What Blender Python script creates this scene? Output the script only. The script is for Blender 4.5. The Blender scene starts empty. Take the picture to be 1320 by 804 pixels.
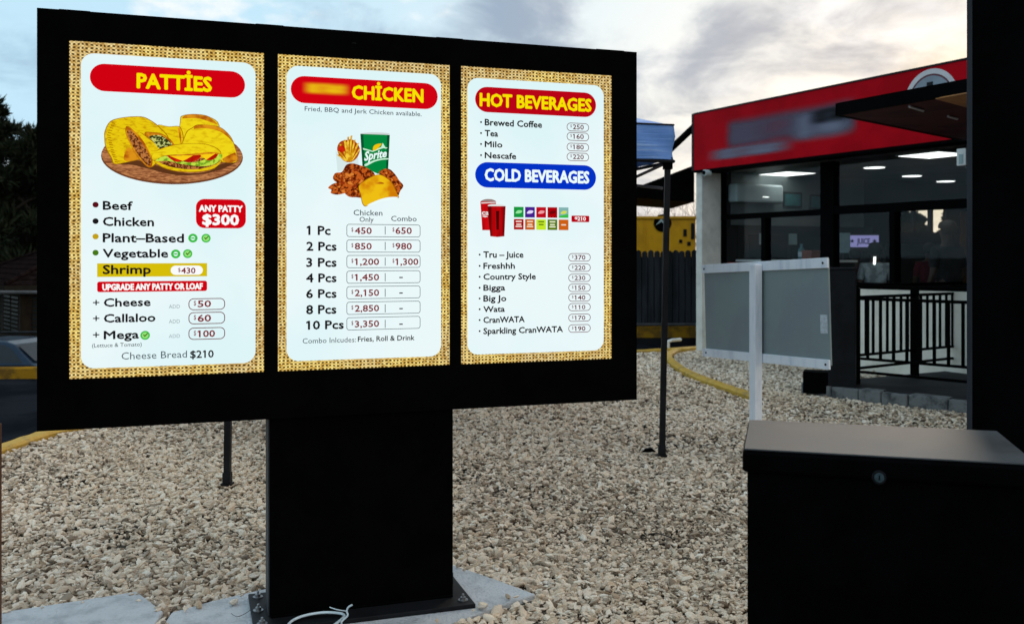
import bpy, bmesh, math, random
import numpy as np
from mathutils import Matrix, Vector, noise as mnoise
R = math.radians
random.seed(7); rng = np.random.default_rng(7)
scene = bpy.context.scene
C = scene.collection

# ------------------------------------------------------------------ camera
CH = 1.4                      # eye height
F, CX, HY = 1230.0, 660.0, 328.0   # focal length, centre and horizon of the photograph in its own pixels
cam = bpy.data.objects.new('camera', bpy.data.cameras.new('camera'))
C.objects.link(cam); scene.camera = cam
cam.location = (0, 0, CH); cam.rotation_euler = (R(90), 0, 0)
cam.data.sensor_width = 36; cam.data.lens = F / 1320 * 36
cam.data.shift_y = -(402 - HY) / 1320
cam.data.clip_start = 0.05; cam.data.clip_end = 3000
cam.data.dof.use_dof = True; cam.data.dof.focus_distance = 4.1; cam.data.dof.aperture_fstop = 4.5

# ------------------------------------------------------------------ colour handling
scene.view_settings.view_transform = 'Standard'; scene.view_settings.look = 'None'
scene.view_settings.exposure = 0.0; scene.view_settings.gamma = 1
scene.cycles.max_bounces = 8; scene.cycles.transparent_max_bounces = 12

SUN_EL, SUN_AZ = R(7), R(26)   # low sun behind the clouds, beyond the shop
# ------------------------------------------------------------------ sky
w = bpy.data.worlds.new("World"); scene.world = w; w.use_nodes = True
nt = w.node_tree; nt.nodes.clear()
def N(t, **k):
    n = nt.nodes.new(t)
    for a, b in k.items(): setattr(n, a, b)
    return n
def L(a, b): nt.links.new(a, b)
def mth(op, a, b=None, c=None, clamp=False):
    n = N('ShaderNodeMath', operation=op, use_clamp=clamp)
    for i, v in enumerate((a, b, c)):
        if v is None: continue
        if isinstance(v, (int, float)): n.inputs[i].default_value = v
        else: L(v, n.inputs[i])
    return n.outputs[0]
def mixc(fac, a, b):
    n = N('ShaderNodeMix', data_type='RGBA')
    for i, v in ((0, fac), (6, a), (7, b)):
        if isinstance(v, (int, float)): n.inputs[i].default_value = v
        elif isinstance(v, tuple): n.inputs[i].default_value = (*v, 1)
        else: L(v, n.inputs[i])
    return n.outputs[2]
def smooth(v, a, b):
    n = N('ShaderNodeMapRange', interpolation_type='SMOOTHSTEP')
    L(v, n.inputs[0]); n.inputs[1].default_value = a; n.inputs[2].default_value = b
    return n.outputs[0]
tc = N('ShaderNodeTexCoord')
sep = N('ShaderNodeSeparateXYZ'); L(tc.outputs['Generated'], sep.inputs[0])
dx, dy, dz = sep.outputs
den = mth('ADD', mth('MAXIMUM', dz, 0.0), 0.34)
comb = N('ShaderNodeCombineXYZ')
L(mth('DIVIDE', dx, den), comb.inputs[0]); L(mth('DIVIDE', dy, den), comb.inputs[1])
comb.inputs[2].default_value = 3.3
def noise(scale, detail, rough, off, dist=0.0):
    m = N('ShaderNodeMapping'); L(comb.outputs[0], m.inputs[0]); m.inputs['Location'].default_value = off
    n = N('ShaderNodeTexNoise'); L(m.outputs[0], n.inputs['Vector'])
    n.inputs['Scale'].default_value = scale; n.inputs['Detail'].default_value = detail
    n.inputs['Roughness'].default_value = rough; n.inputs['Distortion'].default_value = dist
    return n.outputs[0]
big = noise(1.9, 3, 0.5, (0.7, 0.4, 0), 0.3)
fine = noise(5.2, 9, 0.60, (2.3, 1.1, 0), 0.35)
cl = mth('ADD', mth('MULTIPLY', big, 0.55), mth('MULTIPLY', fine, 0.45))
def mass(px, py, rad, amt):               # a cloud mass standing in one direction of the sky
    d = Vector(((px-CX)/F, 1, (HY-py)/F)).normalized()
    v = N('ShaderNodeVectorMath', operation='DOT_PRODUCT'); L(tc.outputs['Generated'], v.inputs[0]); v.inputs[1].default_value = d
    return mth('MULTIPLY', smooth(v.outputs['Value'], math.cos(rad/F*1.5), math.cos(rad/F*.2)), amt)
for q in ((410, 25, 90, .035), (690, 30, 120, .085), (850, 150, 130, .075), (1190, 20, 120, .07), (560, 10, 70, -.07), (1010, 150, 100, -.05), (820, 10, 70, -.10), (960, 60, 90, .035), (150, 10, 170, -.06), (20, 130, 80, .04)):
    cl = mth('ADD', cl, mass(*q))
grey = smooth(cl, 0.465, 0.655)          # grey undersides
side = smooth(dx, -0.30, 0.42)          # cool towards the left, warm round the sunset
low = smooth(dz, 0.30, 0.03)
bright = mixc(side, (0.50, 0.73, 0.87), (0.94, 0.90, 0.84))
bright = mixc(mth('MULTIPLY', low, side), bright, (0.98, 0.90, 0.79))
dark = mixc(side, (0.22, 0.34, 0.49), (0.37, 0.38, 0.43))
white = smooth(noise(2.6, 6, 0.6, (5.1, 3.3, 0)), 0.50, 0.62)
bright = mixc(mth('MULTIPLY', white, 0.8), bright, (0.95, 0.94, 0.93))
cloud = mixc(mth('MULTIPLY', grey, 0.92), bright, dark)
glow = N('ShaderNodeVectorMath', operation='DOT_PRODUCT'); L(tc.outputs['Generated'], glow.inputs[0])
glow.inputs[1].default_value = (math.sin(SUN_AZ) * math.cos(SUN_EL), math.cos(SUN_AZ) * math.cos(SUN_EL), math.sin(SUN_EL))
cloud = mixc(mth('MULTIPLY', smooth(glow.outputs['Value'], 0.994, 1.0), 0.5), cloud, (1.15, 0.90, 0.55))
sky = N('ShaderNodeTexSky', sky_type='NISHITA'); sky.sun_disc = False
sky.sun_elevation = SUN_EL; sky.sun_rotation = SUN_AZ
b1 = N('ShaderNodeBackground'); L(sky.outputs[0], b1.inputs[0]); b1.inputs[1].default_value = 0.1
b2 = N('ShaderNodeBackground'); L(cloud, b2.inputs[0]); b2.inputs[1].default_value = 1.18
ms = N('ShaderNodeMixShader'); ms.inputs[0].default_value = 0.93      # overcast: little clear sky shows
out = N('ShaderNodeOutputWorld'); L(b1.outputs[0], ms.inputs[1]); L(b2.outputs[0], ms.inputs[2]); L(ms.outputs[0], out.inputs[0])

sun = bpy.data.objects.new('sun', bpy.data.lights.new('sun', 'SUN')); C.objects.link(sun)
sun.data.energy = 1.0; sun.data.angle = R(12); sun.data.color = (1, 0.86, 0.7)
sd = Vector((math.sin(SUN_AZ) * math.cos(R(22)), math.cos(SUN_AZ) * math.cos(R(22)), math.sin(R(22))))
sun.rotation_euler = sd.to_track_quat('Z', 'Y').to_euler(); sun.location = (0, 0, 30)
sky.sun_elevation = SUN_EL

# ------------------------------------------------------------------ materials
def srgb(*c):
    return tuple(((v / 255) / 12.92 if v / 255 <= .04045 else ((v / 255 + .055) / 1.055) ** 2.4) for v in c)
def newmat(name):
    global nt
    m = bpy.data.materials.new(name); m.use_nodes = True; nt = m.node_tree; nt.nodes.clear()
    o = N('ShaderNodeOutputMaterial'); return m, o
def pr(name, col, rough=.6, metal=0, var=.15, scale=6, bump=0, bscale=None, col2=None, lo=.42, hi=.6, spec=.5, coat=0, stretch=None):
    """painted / solid surface with uneven colour, dirt col2 in patches, and fine relief"""
    m, o = newmat(name)
    p = N('ShaderNodeBsdfPrincipled'); L(p.outputs[0], o.inputs[0])
    t = N('ShaderNodeTexCoord'); v = t.outputs['Object']
    if stretch:
        mp = N('ShaderNodeMapping'); L(v, mp.inputs[0]); mp.inputs['Scale'].default_value = stretch; v = mp.outputs[0]
    n = N('ShaderNodeTexNoise'); L(v, n.inputs['Vector']); n.inputs['Scale'].default_value = scale
    n.inputs['Detail'].default_value = 6; n.inputs['Roughness'].default_value = .62
    c2 = col2 if col2 else tuple(x * (1 - var) for x in col)
    c1 = col if col2 else tuple(min(1, x * (1 + var * .6)) for x in col)
    c = mixc(smooth(n.outputs[0], lo, hi), c1, c2)
    L(c, p.inputs['Base Color'])
    r = mth('ADD', mth('MULTIPLY', n.outputs[0], .22), rough - .11)
    L(r, p.inputs['Roughness'])
    p.inputs['Metallic'].default_value = metal; p.inputs['Specular IOR Level'].default_value = spec
    p.inputs['Coat Weight'].default_value = coat
    if bump:
        n2 = N('ShaderNodeTexNoise'); L(v, n2.inputs['Vector']); n2.inputs['Scale'].default_value = bscale or scale * 12
        n2.inputs['Detail'].default_value = 5
        b = N('ShaderNodeBump'); L(n2.outputs[0], b.inputs['Height']); b.inputs['Strength'].default_value = bump
        b.inputs['Distance'].default_value = .01
        L(b.outputs[0], p.inputs['Normal'])
    return m
def emi(name, col, strength=1.0, col2=None, scale=40, lo=.4, hi=.6, detail=4, stretch=None, dist=0):
    """what a lit screen or lamp shows: emitted colour, optionally mottled as printed"""
    m, o = newmat(name)
    e = N('ShaderNodeEmission'); e.inputs[1].default_value = strength; e.inputs[0].default_value = (*col, 1)
    if col2:
        t = N('ShaderNodeTexCoord'); v = t.outputs['Object']
        if stretch:
            mp = N('ShaderNodeMapping'); L(v, mp.inputs[0]); mp.inputs['Scale'].default_value = stretch; v = mp.outputs[0]
        n = N('ShaderNodeTexNoise'); L(v, n.inputs['Vector']); n.inputs['Scale'].default_value = scale
        n.inputs['Detail'].default_value = detail; n.inputs['Distortion'].default_value = dist
        L(mixc(smooth(n.outputs[0], lo, hi), col, col2), e.inputs[0])
    L(e.outputs[0], o.inputs[0]); return m
def glassmat(name, tint=(.8, .85, .86), refl=1.0):
    m, o = newmat(name)
    tr = N('ShaderNodeBsdfTransparent'); tr.inputs[0].default_value = (*tint, 1)
    g = N('ShaderNodeBsdfGlossy'); g.inputs['Roughness'].default_value = .02
    fr = N('ShaderNodeLayerWeight'); fr.inputs[0].default_value = .5
    mx = N('ShaderNodeMixShader'); L(mth('ADD', mth('MULTIPLY', mth('POWER', fr.outputs['Facing'], 4), refl), .012, clamp=True), mx.inputs[0]); L(tr.outputs[0], mx.inputs[1]); L(g.outputs[0], mx.inputs[2])
    L(mx.outputs[0], o.inputs[0]); return m

M = {}
M['black'] = pr('black powder coated steel', (.0014, .0014, .0017), .6, 0, .3, 5, .1, 300, spec=.015)
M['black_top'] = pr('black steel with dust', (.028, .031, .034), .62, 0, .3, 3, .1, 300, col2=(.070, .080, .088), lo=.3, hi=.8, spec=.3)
M['charcoal'] = pr('charcoal paint', (.008, .009, .011), .55, 0, .3, 4, .1, 200, spec=.15)
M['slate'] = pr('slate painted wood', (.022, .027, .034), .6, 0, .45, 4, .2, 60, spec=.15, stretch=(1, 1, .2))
M['steel'] = pr('galvanised steel', (.32, .33, .34), .35, .9, .3, 30)
M['white_paint'] = pr('white painted timber', (.82, .86, .92), .55, 0, .1, 5, .25, 90, col2=(.60, .66, .76), lo=.45, hi=.75, stretch=(3, 3, .5))
M['wall'] = pr('off white rendered wall', (.74, .74, .69), .85, 0, .1, 2.2, .3, 50, col2=(.60, .60, .56), spec=.2)
M['cream'] = pr('cream rendered wall', (.84, .80, .70), .85, 0, .1, 2.2, .3, 50, col2=(.74, .70, .60), spec=.2)
M['panel'] = pr('grey green sheet', (.215, .275, .275), .5, 0, .1, 1.2, .08, 60, col2=(.20, .235, .255), spec=.4)
M['red'] = pr('red sign panel', (.46, .001, .008), .5, 0, .12, 1.5, spec=.04)
M['maroon'] = pr('maroon soffit', (.05, .003, .004), .7, 0, .3, 2, spec=.2)
M['orange'] = pr('orange panel', (.32, .12, .012), .5, 0, .2, 2)
M['yellow'] = pr('worn yellow kerb paint', (.55, .33, .03), .7, 0, .2, 7, .5, 40, col2=(.28, .19, .06), lo=.5, hi=.7)
M['yellow_dull'] = pr('dull yellow kerb paint', (.34, .18, .015), .8, 0, .2, 4, .5, 40, col2=(.16, .09, .02), spec=0)  # darker, duller yellow than the near kerb paint
M['yellow2'] = pr('yellow painted steel', (.62, .32, .008), .5, 0, .15, 1.5, .05, 50, col2=(.50, .25, .008), spec=.2)
M['concrete'] = pr('pale concrete', (.54, .57, .60), .85, 0, .2, 9, 1.0, 70, col2=(.34, .365, .39), lo=.44, hi=.76, spec=.2)
M['block'] = pr('weathered block', (.17, .18, .18), .9, 0, .3, 9, .8, 45, col2=(.05, .055, .06), lo=.45, hi=.68)
M['deck'] = pr('dark patio floor', (.022, .024, .028), .7, 0, .3, 1.6, .3, 60, col2=(.014, .015, .018), spec=.15)
M['asphalt'] = pr('asphalt', (.008, .010, .014), .9, 0, .35, 1.1, .7, 90, col2=(.016, .019, .025), spec=0)
M['ground'] = pr('far ground', (.05, .055, .045), .95, 0, .4, .15, .5, 6, col2=(.03, .035, .03))
M['earth'] = pr('dust between stones', (.11, .093, .075), .95, 0, .4, 3, .8, 60, col2=(.025, .022, .018), spec=0)
M['bluetent'] = pr('blue tent fabric', (.11, .27, .68), .55, 0, .2, 3, .6, 8, col2=(.36, .54, .86), lo=.5, hi=.72, stretch=(.4, .4, 7))
M['tentunder'] = pr('tent truss', (.10, .09, .10), .6)
M['ceiling'] = pr('grey ceiling', (.085, .088, .080), .45, 0, .15, 1.2, spec=.5)
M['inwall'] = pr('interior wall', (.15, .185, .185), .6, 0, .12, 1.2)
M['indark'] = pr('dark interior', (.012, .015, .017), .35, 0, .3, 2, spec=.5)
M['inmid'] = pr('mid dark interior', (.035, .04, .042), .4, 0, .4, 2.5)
M['acwhite'] = pr('air conditioner plastic', (.55, .66, .68), .35, 0, .05, 4)
M['counter'] = pr('white counter top', (.75, .76, .74), .4, 0, .05, 4)
M['glass'] = glassmat('window glass', (.88, .91, .92), .09)
M['bark'] = pr('bark', (.045, .035, .028), .9, 0, .4, 14, .8, 40)
M['leaf'] = pr('dark foliage', (.009, .014, .007), .7, 0, .5, 1.5, col2=(.018, .024, .011), spec=.1)
M['leaf2'] = pr('olive foliage', (.016, .016, .008), .7, 0, .5, 1.5, col2=(.008, .012, .006), spec=.1)
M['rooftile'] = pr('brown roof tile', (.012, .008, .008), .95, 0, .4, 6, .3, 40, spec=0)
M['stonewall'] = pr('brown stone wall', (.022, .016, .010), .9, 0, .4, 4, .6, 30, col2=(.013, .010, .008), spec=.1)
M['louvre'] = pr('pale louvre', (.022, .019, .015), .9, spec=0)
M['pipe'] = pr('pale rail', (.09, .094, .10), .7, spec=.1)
M['brownpost'] = pr('brown timber', (.09, .036, .017), .6, 0, .3, 9, .4, 40, stretch=(3, 3, .4))
M['rubber'] = pr('tyre rubber', (.012, .012, .013), .8)
M['carblue'] = pr('blue car paint', (.012, .028, .055), .3, .3, .1, 3, coat=.12, spec=.2)
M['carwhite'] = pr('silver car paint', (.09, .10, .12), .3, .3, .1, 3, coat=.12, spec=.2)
M['cardark'] = pr('dark car paint', (.008, .009, .016), .3, .3, .1, 3, coat=.12, spec=.2)
M['carglass'] = pr('car glass', (.012, .018, .022), .2, 0, .1, 3, spec=.25)
M['chrome'] = pr('bright metal', (.6, .6, .62), .2, 1, .05, 5)
M['lampred'] = pr('red lens', (.35, .01, .01), .2)
M['lamp'] = emi('lit diffuser', (1, 1, .94), 2.8)
M['skin'] = pr('brown skin', (.075, .038, .024), .55, 0, .1, 10)
M['hair'] = pr('black hair', (.008, .007, .007), .6, 0, .3, 60, .4, 200)
M['greycloth'] = pr('grey heather shirt', (.40, .46, .48), .9, 0, .35, 12, .8, 16)
M['maroncloth'] = pr('maroon shirt', (.13, .006, .022), .9, 0, .3, 12, .5, 16)
M['blackcloth'] = pr('black clothes', (.008, .008, .010), .9, 0, .3, 12, .5, 16)
M['denim'] = pr('dark trousers', (.015, .018, .028), .9, 0, .3, 20)
M['cable'] = pr('pale blue cable', (.62, .74, .80), .4)
M['wire'] = pr('thin grey wire', (.14, .14, .15), .5)
M['paper'] = pr('pale blue notice', (.34, .46, .47), .7, 0, .08, 8)
M['teal'] = pr('teal plastic', (.06, .19, .20), .5)
M['brick_orange'] = pr('orange plastic', (.20, .045, .018), .5)
M['redplastic'] = pr('red plastic', (.6, .02, .015), .4)
M['label'] = pr('pale label', (.50, .55, .60), .6, 0, .15, 60)

# ------------------------------------------------------------------ mesh helpers
class MB:
    def __init__(s): s.v = []; s.f = []; s.sm = []
    def add(s, vs, fs, smooth=False):
        o = len(s.v); s.v += [tuple(x) for x in vs]; s.f += [tuple(i + o for i in f) for f in fs]; s.sm += [smooth] * len(fs)
        return s
    def box(s, a, b, X=None):
        x0, y0, z0 = a; x1, y1, z1 = b
        vs = [Vector(p) for p in ((x0,y0,z0),(x1,y0,z0),(x1,y1,z0),(x0,y1,z0),(x0,y0,z1),(x1,y0,z1),(x1,y1,z1),(x0,y1,z1))]
        if X: vs = [X @ v for v in vs]
        return s.add(vs, [(0,3,2,1),(4,5,6,7),(0,1,5,4),(1,2,6,5),(2,3,7,6),(3,0,4,7)])
    def prism(s, pts, z0, z1):            # polygon in x,y (counter-clockwise), extruded in z
        n = len(pts)
        vs = [(p[0], p[1], z0) for p in pts] + [(p[0], p[1], z1) for p in pts]
        fs = [tuple(range(n))[::-1], tuple(range(n, 2*n))] + [(i, (i+1) % n, n + (i+1) % n, n + i) for i in range(n)]
        return s.add(vs, fs)
    def sheet(s, pts, y):                 # polygon in x,z standing at depth y, facing -y
        return s.add([(p[0], y, p[1]) for p in pts], [tuple(range(len(pts)))])
    def xprism(s, pts, y0, y1):           # polygon in x,z extruded in y
        n = len(pts)
        vs = [(p[0], y0, p[1]) for p in pts] + [(p[0], y1, p[1]) for p in pts]
        return s.add(vs, [tuple(range(n)), tuple(range(n, 2*n))[::-1]] + [(i, n+i, n+(i+1) % n, (i+1) % n) for i in range(n)])
    def tube(s, path, r, seg=8, cap=True):
        path = [Vector(p) for p in path]; rr = r if isinstance(r, (list, tuple)) else [r] * len(path)
        n0 = len(s.v); up = None; rings = []
        for i, p in enumerate(path):
            d = (path[min(i+1, len(path)-1)] - path[max(i-1, 0)]).normalized()
            if up is None: up = d.orthogonal().normalized()
            up = (up - d * up.dot(d)).normalized(); sd_ = d.cross(up)
            rings.append([p + (up * math.cos(2*math.pi*k/seg) + sd_ * math.sin(2*math.pi*k/seg)) * rr[i] for k in range(seg)])
        vs = [q for rg in rings for q in rg]
        fs = [(i*seg+k, i*seg+(k+1) % seg, (i+1)*seg+(k+1) % seg, (i+1)*seg+k) for i in range(len(path)-1) for k in range(seg)]
        s.add(vs, fs, True)
        if cap: s.add(rings[0], [tuple(range(seg))[::-1]]); s.add(rings[-1], [tuple(range(seg))])
        return s
    def cyl(s, c, r, h, seg=20, axis='z', r2=None):
        c = Vector(c); a = {'z': Vector((0,0,1)), 'y': Vector((0,1,0)), 'x': Vector((1,0,0))}[axis]
        return s.tube([c, c + a*h], [r, r if r2 is None else r2], seg)
    def build(s, name, mat, parent=None, bevel=0, loc=None):
        me = bpy.data.meshes.new(name); me.from_pydata(s.v, [], s.f)
        me.polygons.foreach_set('use_smooth', s.sm); me.update()
        o = bpy.data.objects.new(name, me); C.objects.link(o)
        if mat: me.materials.append(mat)
        if parent: o.parent = parent
        if loc: o.location = loc
        if bevel:
            b = o.modifiers.new('bevel', 'BEVEL'); b.width = bevel; b.segments = 2; b.limit_method = 'ANGLE'; b.angle_limit = R(40)
        return o
def box(name, a, b, mat, parent=None, bevel=0): return MB().box(a, b).build(name, mat, parent, bevel)
def tag(o, label=None, cat=None, group=None, kind=None):
    for k, v in (('label', label), ('category', cat), ('group', group), ('kind', kind)):
        if v: o[k] = v
    return o
def thing(name, label, cat, loc=(0, 0, 0), rz=0, group=None):
    o = bpy.data.objects.new(name, None); C.objects.link(o); o.location = loc; o.rotation_euler = (0, 0, rz); o.empty_display_size = .1
    return tag(o, label, cat, group)
def copy_tree(o, parent=None):
    c = o.copy(); C.objects.link(c); c.parent = parent
    for ch in list(o.children): copy_tree(ch, c)
    return c
def at(px, py, Y): return Vector(((px - CX) / F * Y, Y, CH - (py - HY) / F * Y))
def onground(px, py, Z=0): Y = (CH - Z) * F / (py - HY); return Vector(((px - CX) / F * Y, Y, Z))
def rr(x0, z0, x1, z1, r, n=7):          # rounded rectangle outline
    r = min(r, (x1-x0)/2 - 1e-5, (z1-z0)/2 - 1e-5); P = []
    for cx_, cz_, a in ((x1-r, z0+r, -90), (x1-r, z1-r, 0), (x0+r, z1-r, 90), (x0+r, z0+r, 180)):
        for k in range(n+1):
            t = R(a + 90*k/n); P.append((cx_ + r*math.cos(t), cz_ + r*math.sin(t)))
    return P
def spline(pts, n=5):
    o = []; m = len(pts)
    for i in range(m):
        p0, p1, p2, p3 = (Vector(pts[(i+k) % m]) for k in (-1, 0, 1, 2))
        for j in range(n):
            t = j/n; q = .5*((2*p1) + (p2-p0)*t + (2*p0-5*p1+4*p2-p3)*t*t + (3*p1-p0-3*p2+p3)*t**3); o.append((q.x, q.y))
    return o
# ------------------------------------------------------------------ ground, road, gravel, slabs
def sheet(name, pts, z, mat):
    o = MB().add([(x, y, z) for x, y in pts], [tuple(range(len(pts)))]).build(name, mat); o['kind'] = 'structure'; return o
g = sheet('ground', [(-900, -900), (900, -900), (900, 1500), (-900, 1500)], -1.9, M['ground'])
# raised site of the shop: its surface is the asphalt lane, its side a low bank
site = [(-60, -60), (60, -60), (60, 60), (-1.2, 60), (-1.2, 11.98), (-14, 11.5), (-60, 11.1)]
o = MB().prism(site, -1.899, -.10).build('road', M['asphalt']); o['kind'] = 'structure'

kerb_line = [(-3.9, 1.0), (-3.85, 3.6), (-3.74, 5.6), (-3.66, 6.9), (-3.58, 7.6), (-3.2, 8.7), (-2.4, 10.0), (-1.2, 11.5), (.4, 12.9), (1.9, 13.75), (2.9, 14.3)]
def smooth_line(p, n=6):
    o = []
    for i in range(len(p)-1):
        p0, p1, p2, p3 = (Vector(p[min(max(i+k, 0), len(p)-1)]) for k in (-1, 0, 1, 2))
        for j in range(n):
            t = j/n; q = .5*((2*p1) + (p2-p0)*t + (2*p0-5*p1+4*p2-p3)*t*t + (3*p1-p0-3*p2+p3)*t**3); o.append(tuple(q))
    o.append(p[-1]); return o
def kerb(name, line, wdt, z0, z1, mat, label, cat='kerb', parent=None, jit=.004):
    line = [Vector(p) for p in line]; m = MB(); rows = []
    for i, p in enumerate(line):
        d = (line[min(i+1, len(line)-1)] - line[max(i-1, 0)]).normalized(); n = Vector((-d.y, d.x))
        j = random.uniform(-jit, jit); b = .018
        rows.append([(p + n*(wdt/2+j)).to_tuple() + (z0,), (p + n*(wdt/2+j)).to_tuple() + (z1-b,), (p + n*(wdt/2+j-b)).to_tuple() + (z1+j*.5,),
                     (p - n*(wdt/2-j-b)).to_tuple() + (z1+j*.5,), (p - n*(wdt/2-j)).to_tuple() + (z1-b,), (p - n*(wdt/2-j)).to_tuple() + (z0,)])
    vs = [v for r_ in rows for v in r_]
    m.add(vs, [(i*6+k, i*6+k+1, i*6+k+7, i*6+k+6) for i in range(len(rows)-1) for k in range(5)])
    m.add(rows[0], [tuple(range(6))]); m.add(rows[-1], [tuple(range(6))[::-1]])
    o = m.build(name, mat, parent)
    if label: tag(o, label, cat)
    return o
KL = smooth_line(kerb_line)
gravel_poly = [(x + .05, y) for x, y in KL] + [(3.6, 14.6), (7.0, 9.0), (7.0, 1.6), (-3.85, 1.6)]
o = MB().prism(gravel_poly[::-1], -.09, -.022).build('gravel', M['earth']); o['kind'] = 'structure'
kerb('yellow_kerb', KL, .13, -.11, .03, M['yellow'], 'worn yellow painted kerb curving round the left side of the gravel island')
inner = smooth_line([(2.36, 9.25), (2.30, 9.6), (2.14, 10.5), (2.06, 11.3), (2.06, 12.2), (2.13, 13.0), (2.36, 13.75), (2.78, 14.2)])
kerb('yellow_kerb', inner, .11, -.05, .042, M['yellow'], 'narrow yellow painted edging curving through the gravel to the shop corner', 'edging', jit=.012)
far_k = [(-14, 11.30), (-9, 11.45), (-5, 11.65), (-1.3, 11.85)]
kerb('yellow_kerb', far_k, .16, -.12, .035, M['yellow_dull'], 'far yellow kerb across the dark road, in front of the parked cars')

slab_main = [(.098, 3.94), (-.06, 4.11), (-.263, 4.31), (-.62, 4.18), (-1.03, 4.01), (-1.22, 3.86), (-1.335, 3.74), (-1.31, 3.5), (-1.42, 3.2), (-.62, 3.12), (-.45, 3.42), (-.22, 3.64), (-.05, 3.81)]
o = MB().prism(slab_main[::-1], -.1, .0).build('concrete_slab', M['concrete'], bevel=.006); o['kind'] = 'structure'
slab_left = [(-1.55, 3.94), (-1.75, 3.83), (-1.98, 3.715), (-2.25, 3.60), (-2.5, 3.1), (-1.44, 3.1), (-1.335, 3.5), (-1.36, 3.72)]
o = MB().prism(slab_left[::-1], -.1, .012).build('concrete_slab', M['concrete'], bevel=.006); o['kind'] = 'structure'

patio = [(2.93, 9.66), (4.05, 8.48), (6.1, 6.3), (7.4, 7.0), (5.6, 9.6), (5.02, 10.70), (3.54, 9.90), (3.25, 9.90)]
o = MB().prism([(x+.02, y+.03) for x, y in patio], -.1, .105).build('patio_floor', M['deck']); o['kind'] = 'structure'

def inpoly(x, y, P):
    c = np.zeros(len(x), bool); n = len(P)
    for i in range(n):
        x1, y1 = P[i]; x2, y2 = P[(i+1) % n]
        if y1 == y2: continue
        k = (y1 > y) != (y2 > y); c ^= k & (x < (x2-x1)*(y-y1)/(y2-y1) + x1)
    return c
def grow(P, d):
    c = np.mean(np.array(P), 0); return [tuple(np.array(p) + (np.array(p)-c)/np.linalg.norm(np.array(p)-c)*d) for p in P]
def dist_line(x, y, Ln):
    d = np.full(len(x), 9.)
    for (x1, y1), (x2, y2) in zip(Ln[:-1], Ln[1:]):
        vx, vy = x2-x1, y2-y1; t = np.clip(((x-x1)*vx+(y-y1)*vy)/(vx*vx+vy*vy), 0, 1)
        d = np.minimum(d, np.hypot(x-x1-t*vx, y-y1-t*vy))
    return d
def scatter(x0, x1, y0, y1, sp):
    nx, ny = int((x1-x0)/sp), int((y1-y0)/sp)
    X, Y = np.meshgrid(np.arange(nx)*sp + x0, np.arange(ny)*sp + y0)
    X = X.ravel() + rng.uniform(-.55, .55, X.size)*sp; Y = Y.ravel() + rng.uniform(-.55, .55, Y.size)*sp
    return X, Y
parts = []
for (y0, y1, sp, size) in ((2.0, 4.6, .0165, .80), (4.6, 7.0, .0188, .82), (7.0, 15.0, .0255, .95)):
    X, Y = scatter(-4.2, 7.0, y0, y1, sp)
    k = (X > -.64*Y - .8) & (X < .62*Y + .9)
    X, Y = X[k], Y[k]
    parts.append((X, Y, np.full(len(X), size)))
Xd, Yd = scatter(-.1, 2.0, 3.2, 6.6, .014)         # finer chippings among the stones on the right
kd = np.exp(-(((Xd-.85)/.55)**2 + ((Yd-4.6)/.9)**2)) > rng.uniform(.05, .9, len(Xd)); parts.append((Xd[kd], Yd[kd], np.full(kd.sum(), .46)))
X = np.concatenate([p[0] for p in parts]); Y = np.concatenate([p[1] for p in parts]); SZ = np.concatenate([p[2] for p in parts])
facA = np.array((2.68, 13.9)); facd = np.array((.4722, -.8815))
behind = (X-facA[0])*.8815 + (Y-facA[1])*.4722
onslab = inpoly(X, Y, slab_main) | inpoly(X, Y, slab_left)
edge_d = np.minimum(dist_line(X, Y, slab_main + slab_main[:1]), dist_line(X, Y, slab_left + slab_left[:1]))
spill = onslab & (rng.random(len(X)) < .16*np.exp(-edge_d/.022))
keep = inpoly(X, Y, gravel_poly) & (~onslab | spill) & ~inpoly(X, Y, [(a+.03, b+.03) for a, b in patio])
keep &= (behind < .5) & (dist_line(X, Y, KL) > .085) & (dist_line(X, Y, inner) > .075)
X, Y, SZ, spill = X[keep], Y[keep], SZ[keep], spill[keep]
n = len(X)
def lf(x, y, s, o): return np.sin(x*s+o)*np.cos(y*s*1.3+o*2) + .6*np.sin(x*s*2.1+y*s*1.7+o)
low_ = lf(X, Y, 1.1, .7)
Zs = -.015 + rng.uniform(-.016, .014, n) + .007*lf(X, Y, 2.3, 2.)
# bigger stones lie beside the slabs; a dusty patch of finer ones on the right
nearslab = np.minimum(dist_line(X, Y, slab_main + slab_main[:1]), dist_line(X, Y, slab_left + slab_left[:1]))
dusty = np.exp(-(((X-.85)/.55)**2 + ((Y-4.6)/.9)**2))
s = rng.lognormal(0, .36, n) * SZ * (1 + .28*np.exp(-nearslab/.25)) * (1 - .12*dusty)
s = np.clip(s, .45, 1.7)
Zs -= .002*dusty
base = .0117; s[spill] *= .7; Zs[spill] = .014
scl = np.stack([base*s*rng.uniform(1.05, 1.9, n), base*s*rng.uniform(.7, 1.1, n), base*s*rng.uniform(.35, .75, n)], 1)
rot = np.stack([rng.normal(0, .42, n), rng.normal(0, .42, n), rng.uniform(0, 6.28, n)], 1)
tint = np.clip(.60 + .27*rng.normal(size=n) + .10*low_ - .12*dusty, 0, 1)
red_ = rng.random(n) < .035; tint[red_] *= .45
hue = np.clip(.5 + .25*rng.normal(size=n) + .16*lf(X, Y, .8, 3.) + .25*dusty, 0, 1)
me = bpy.data.meshes.new('gravel_stones'); me.vertices.add(n)
me.vertices.foreach_set('co', np.stack([X, Y, Zs], 1).ravel())
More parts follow.
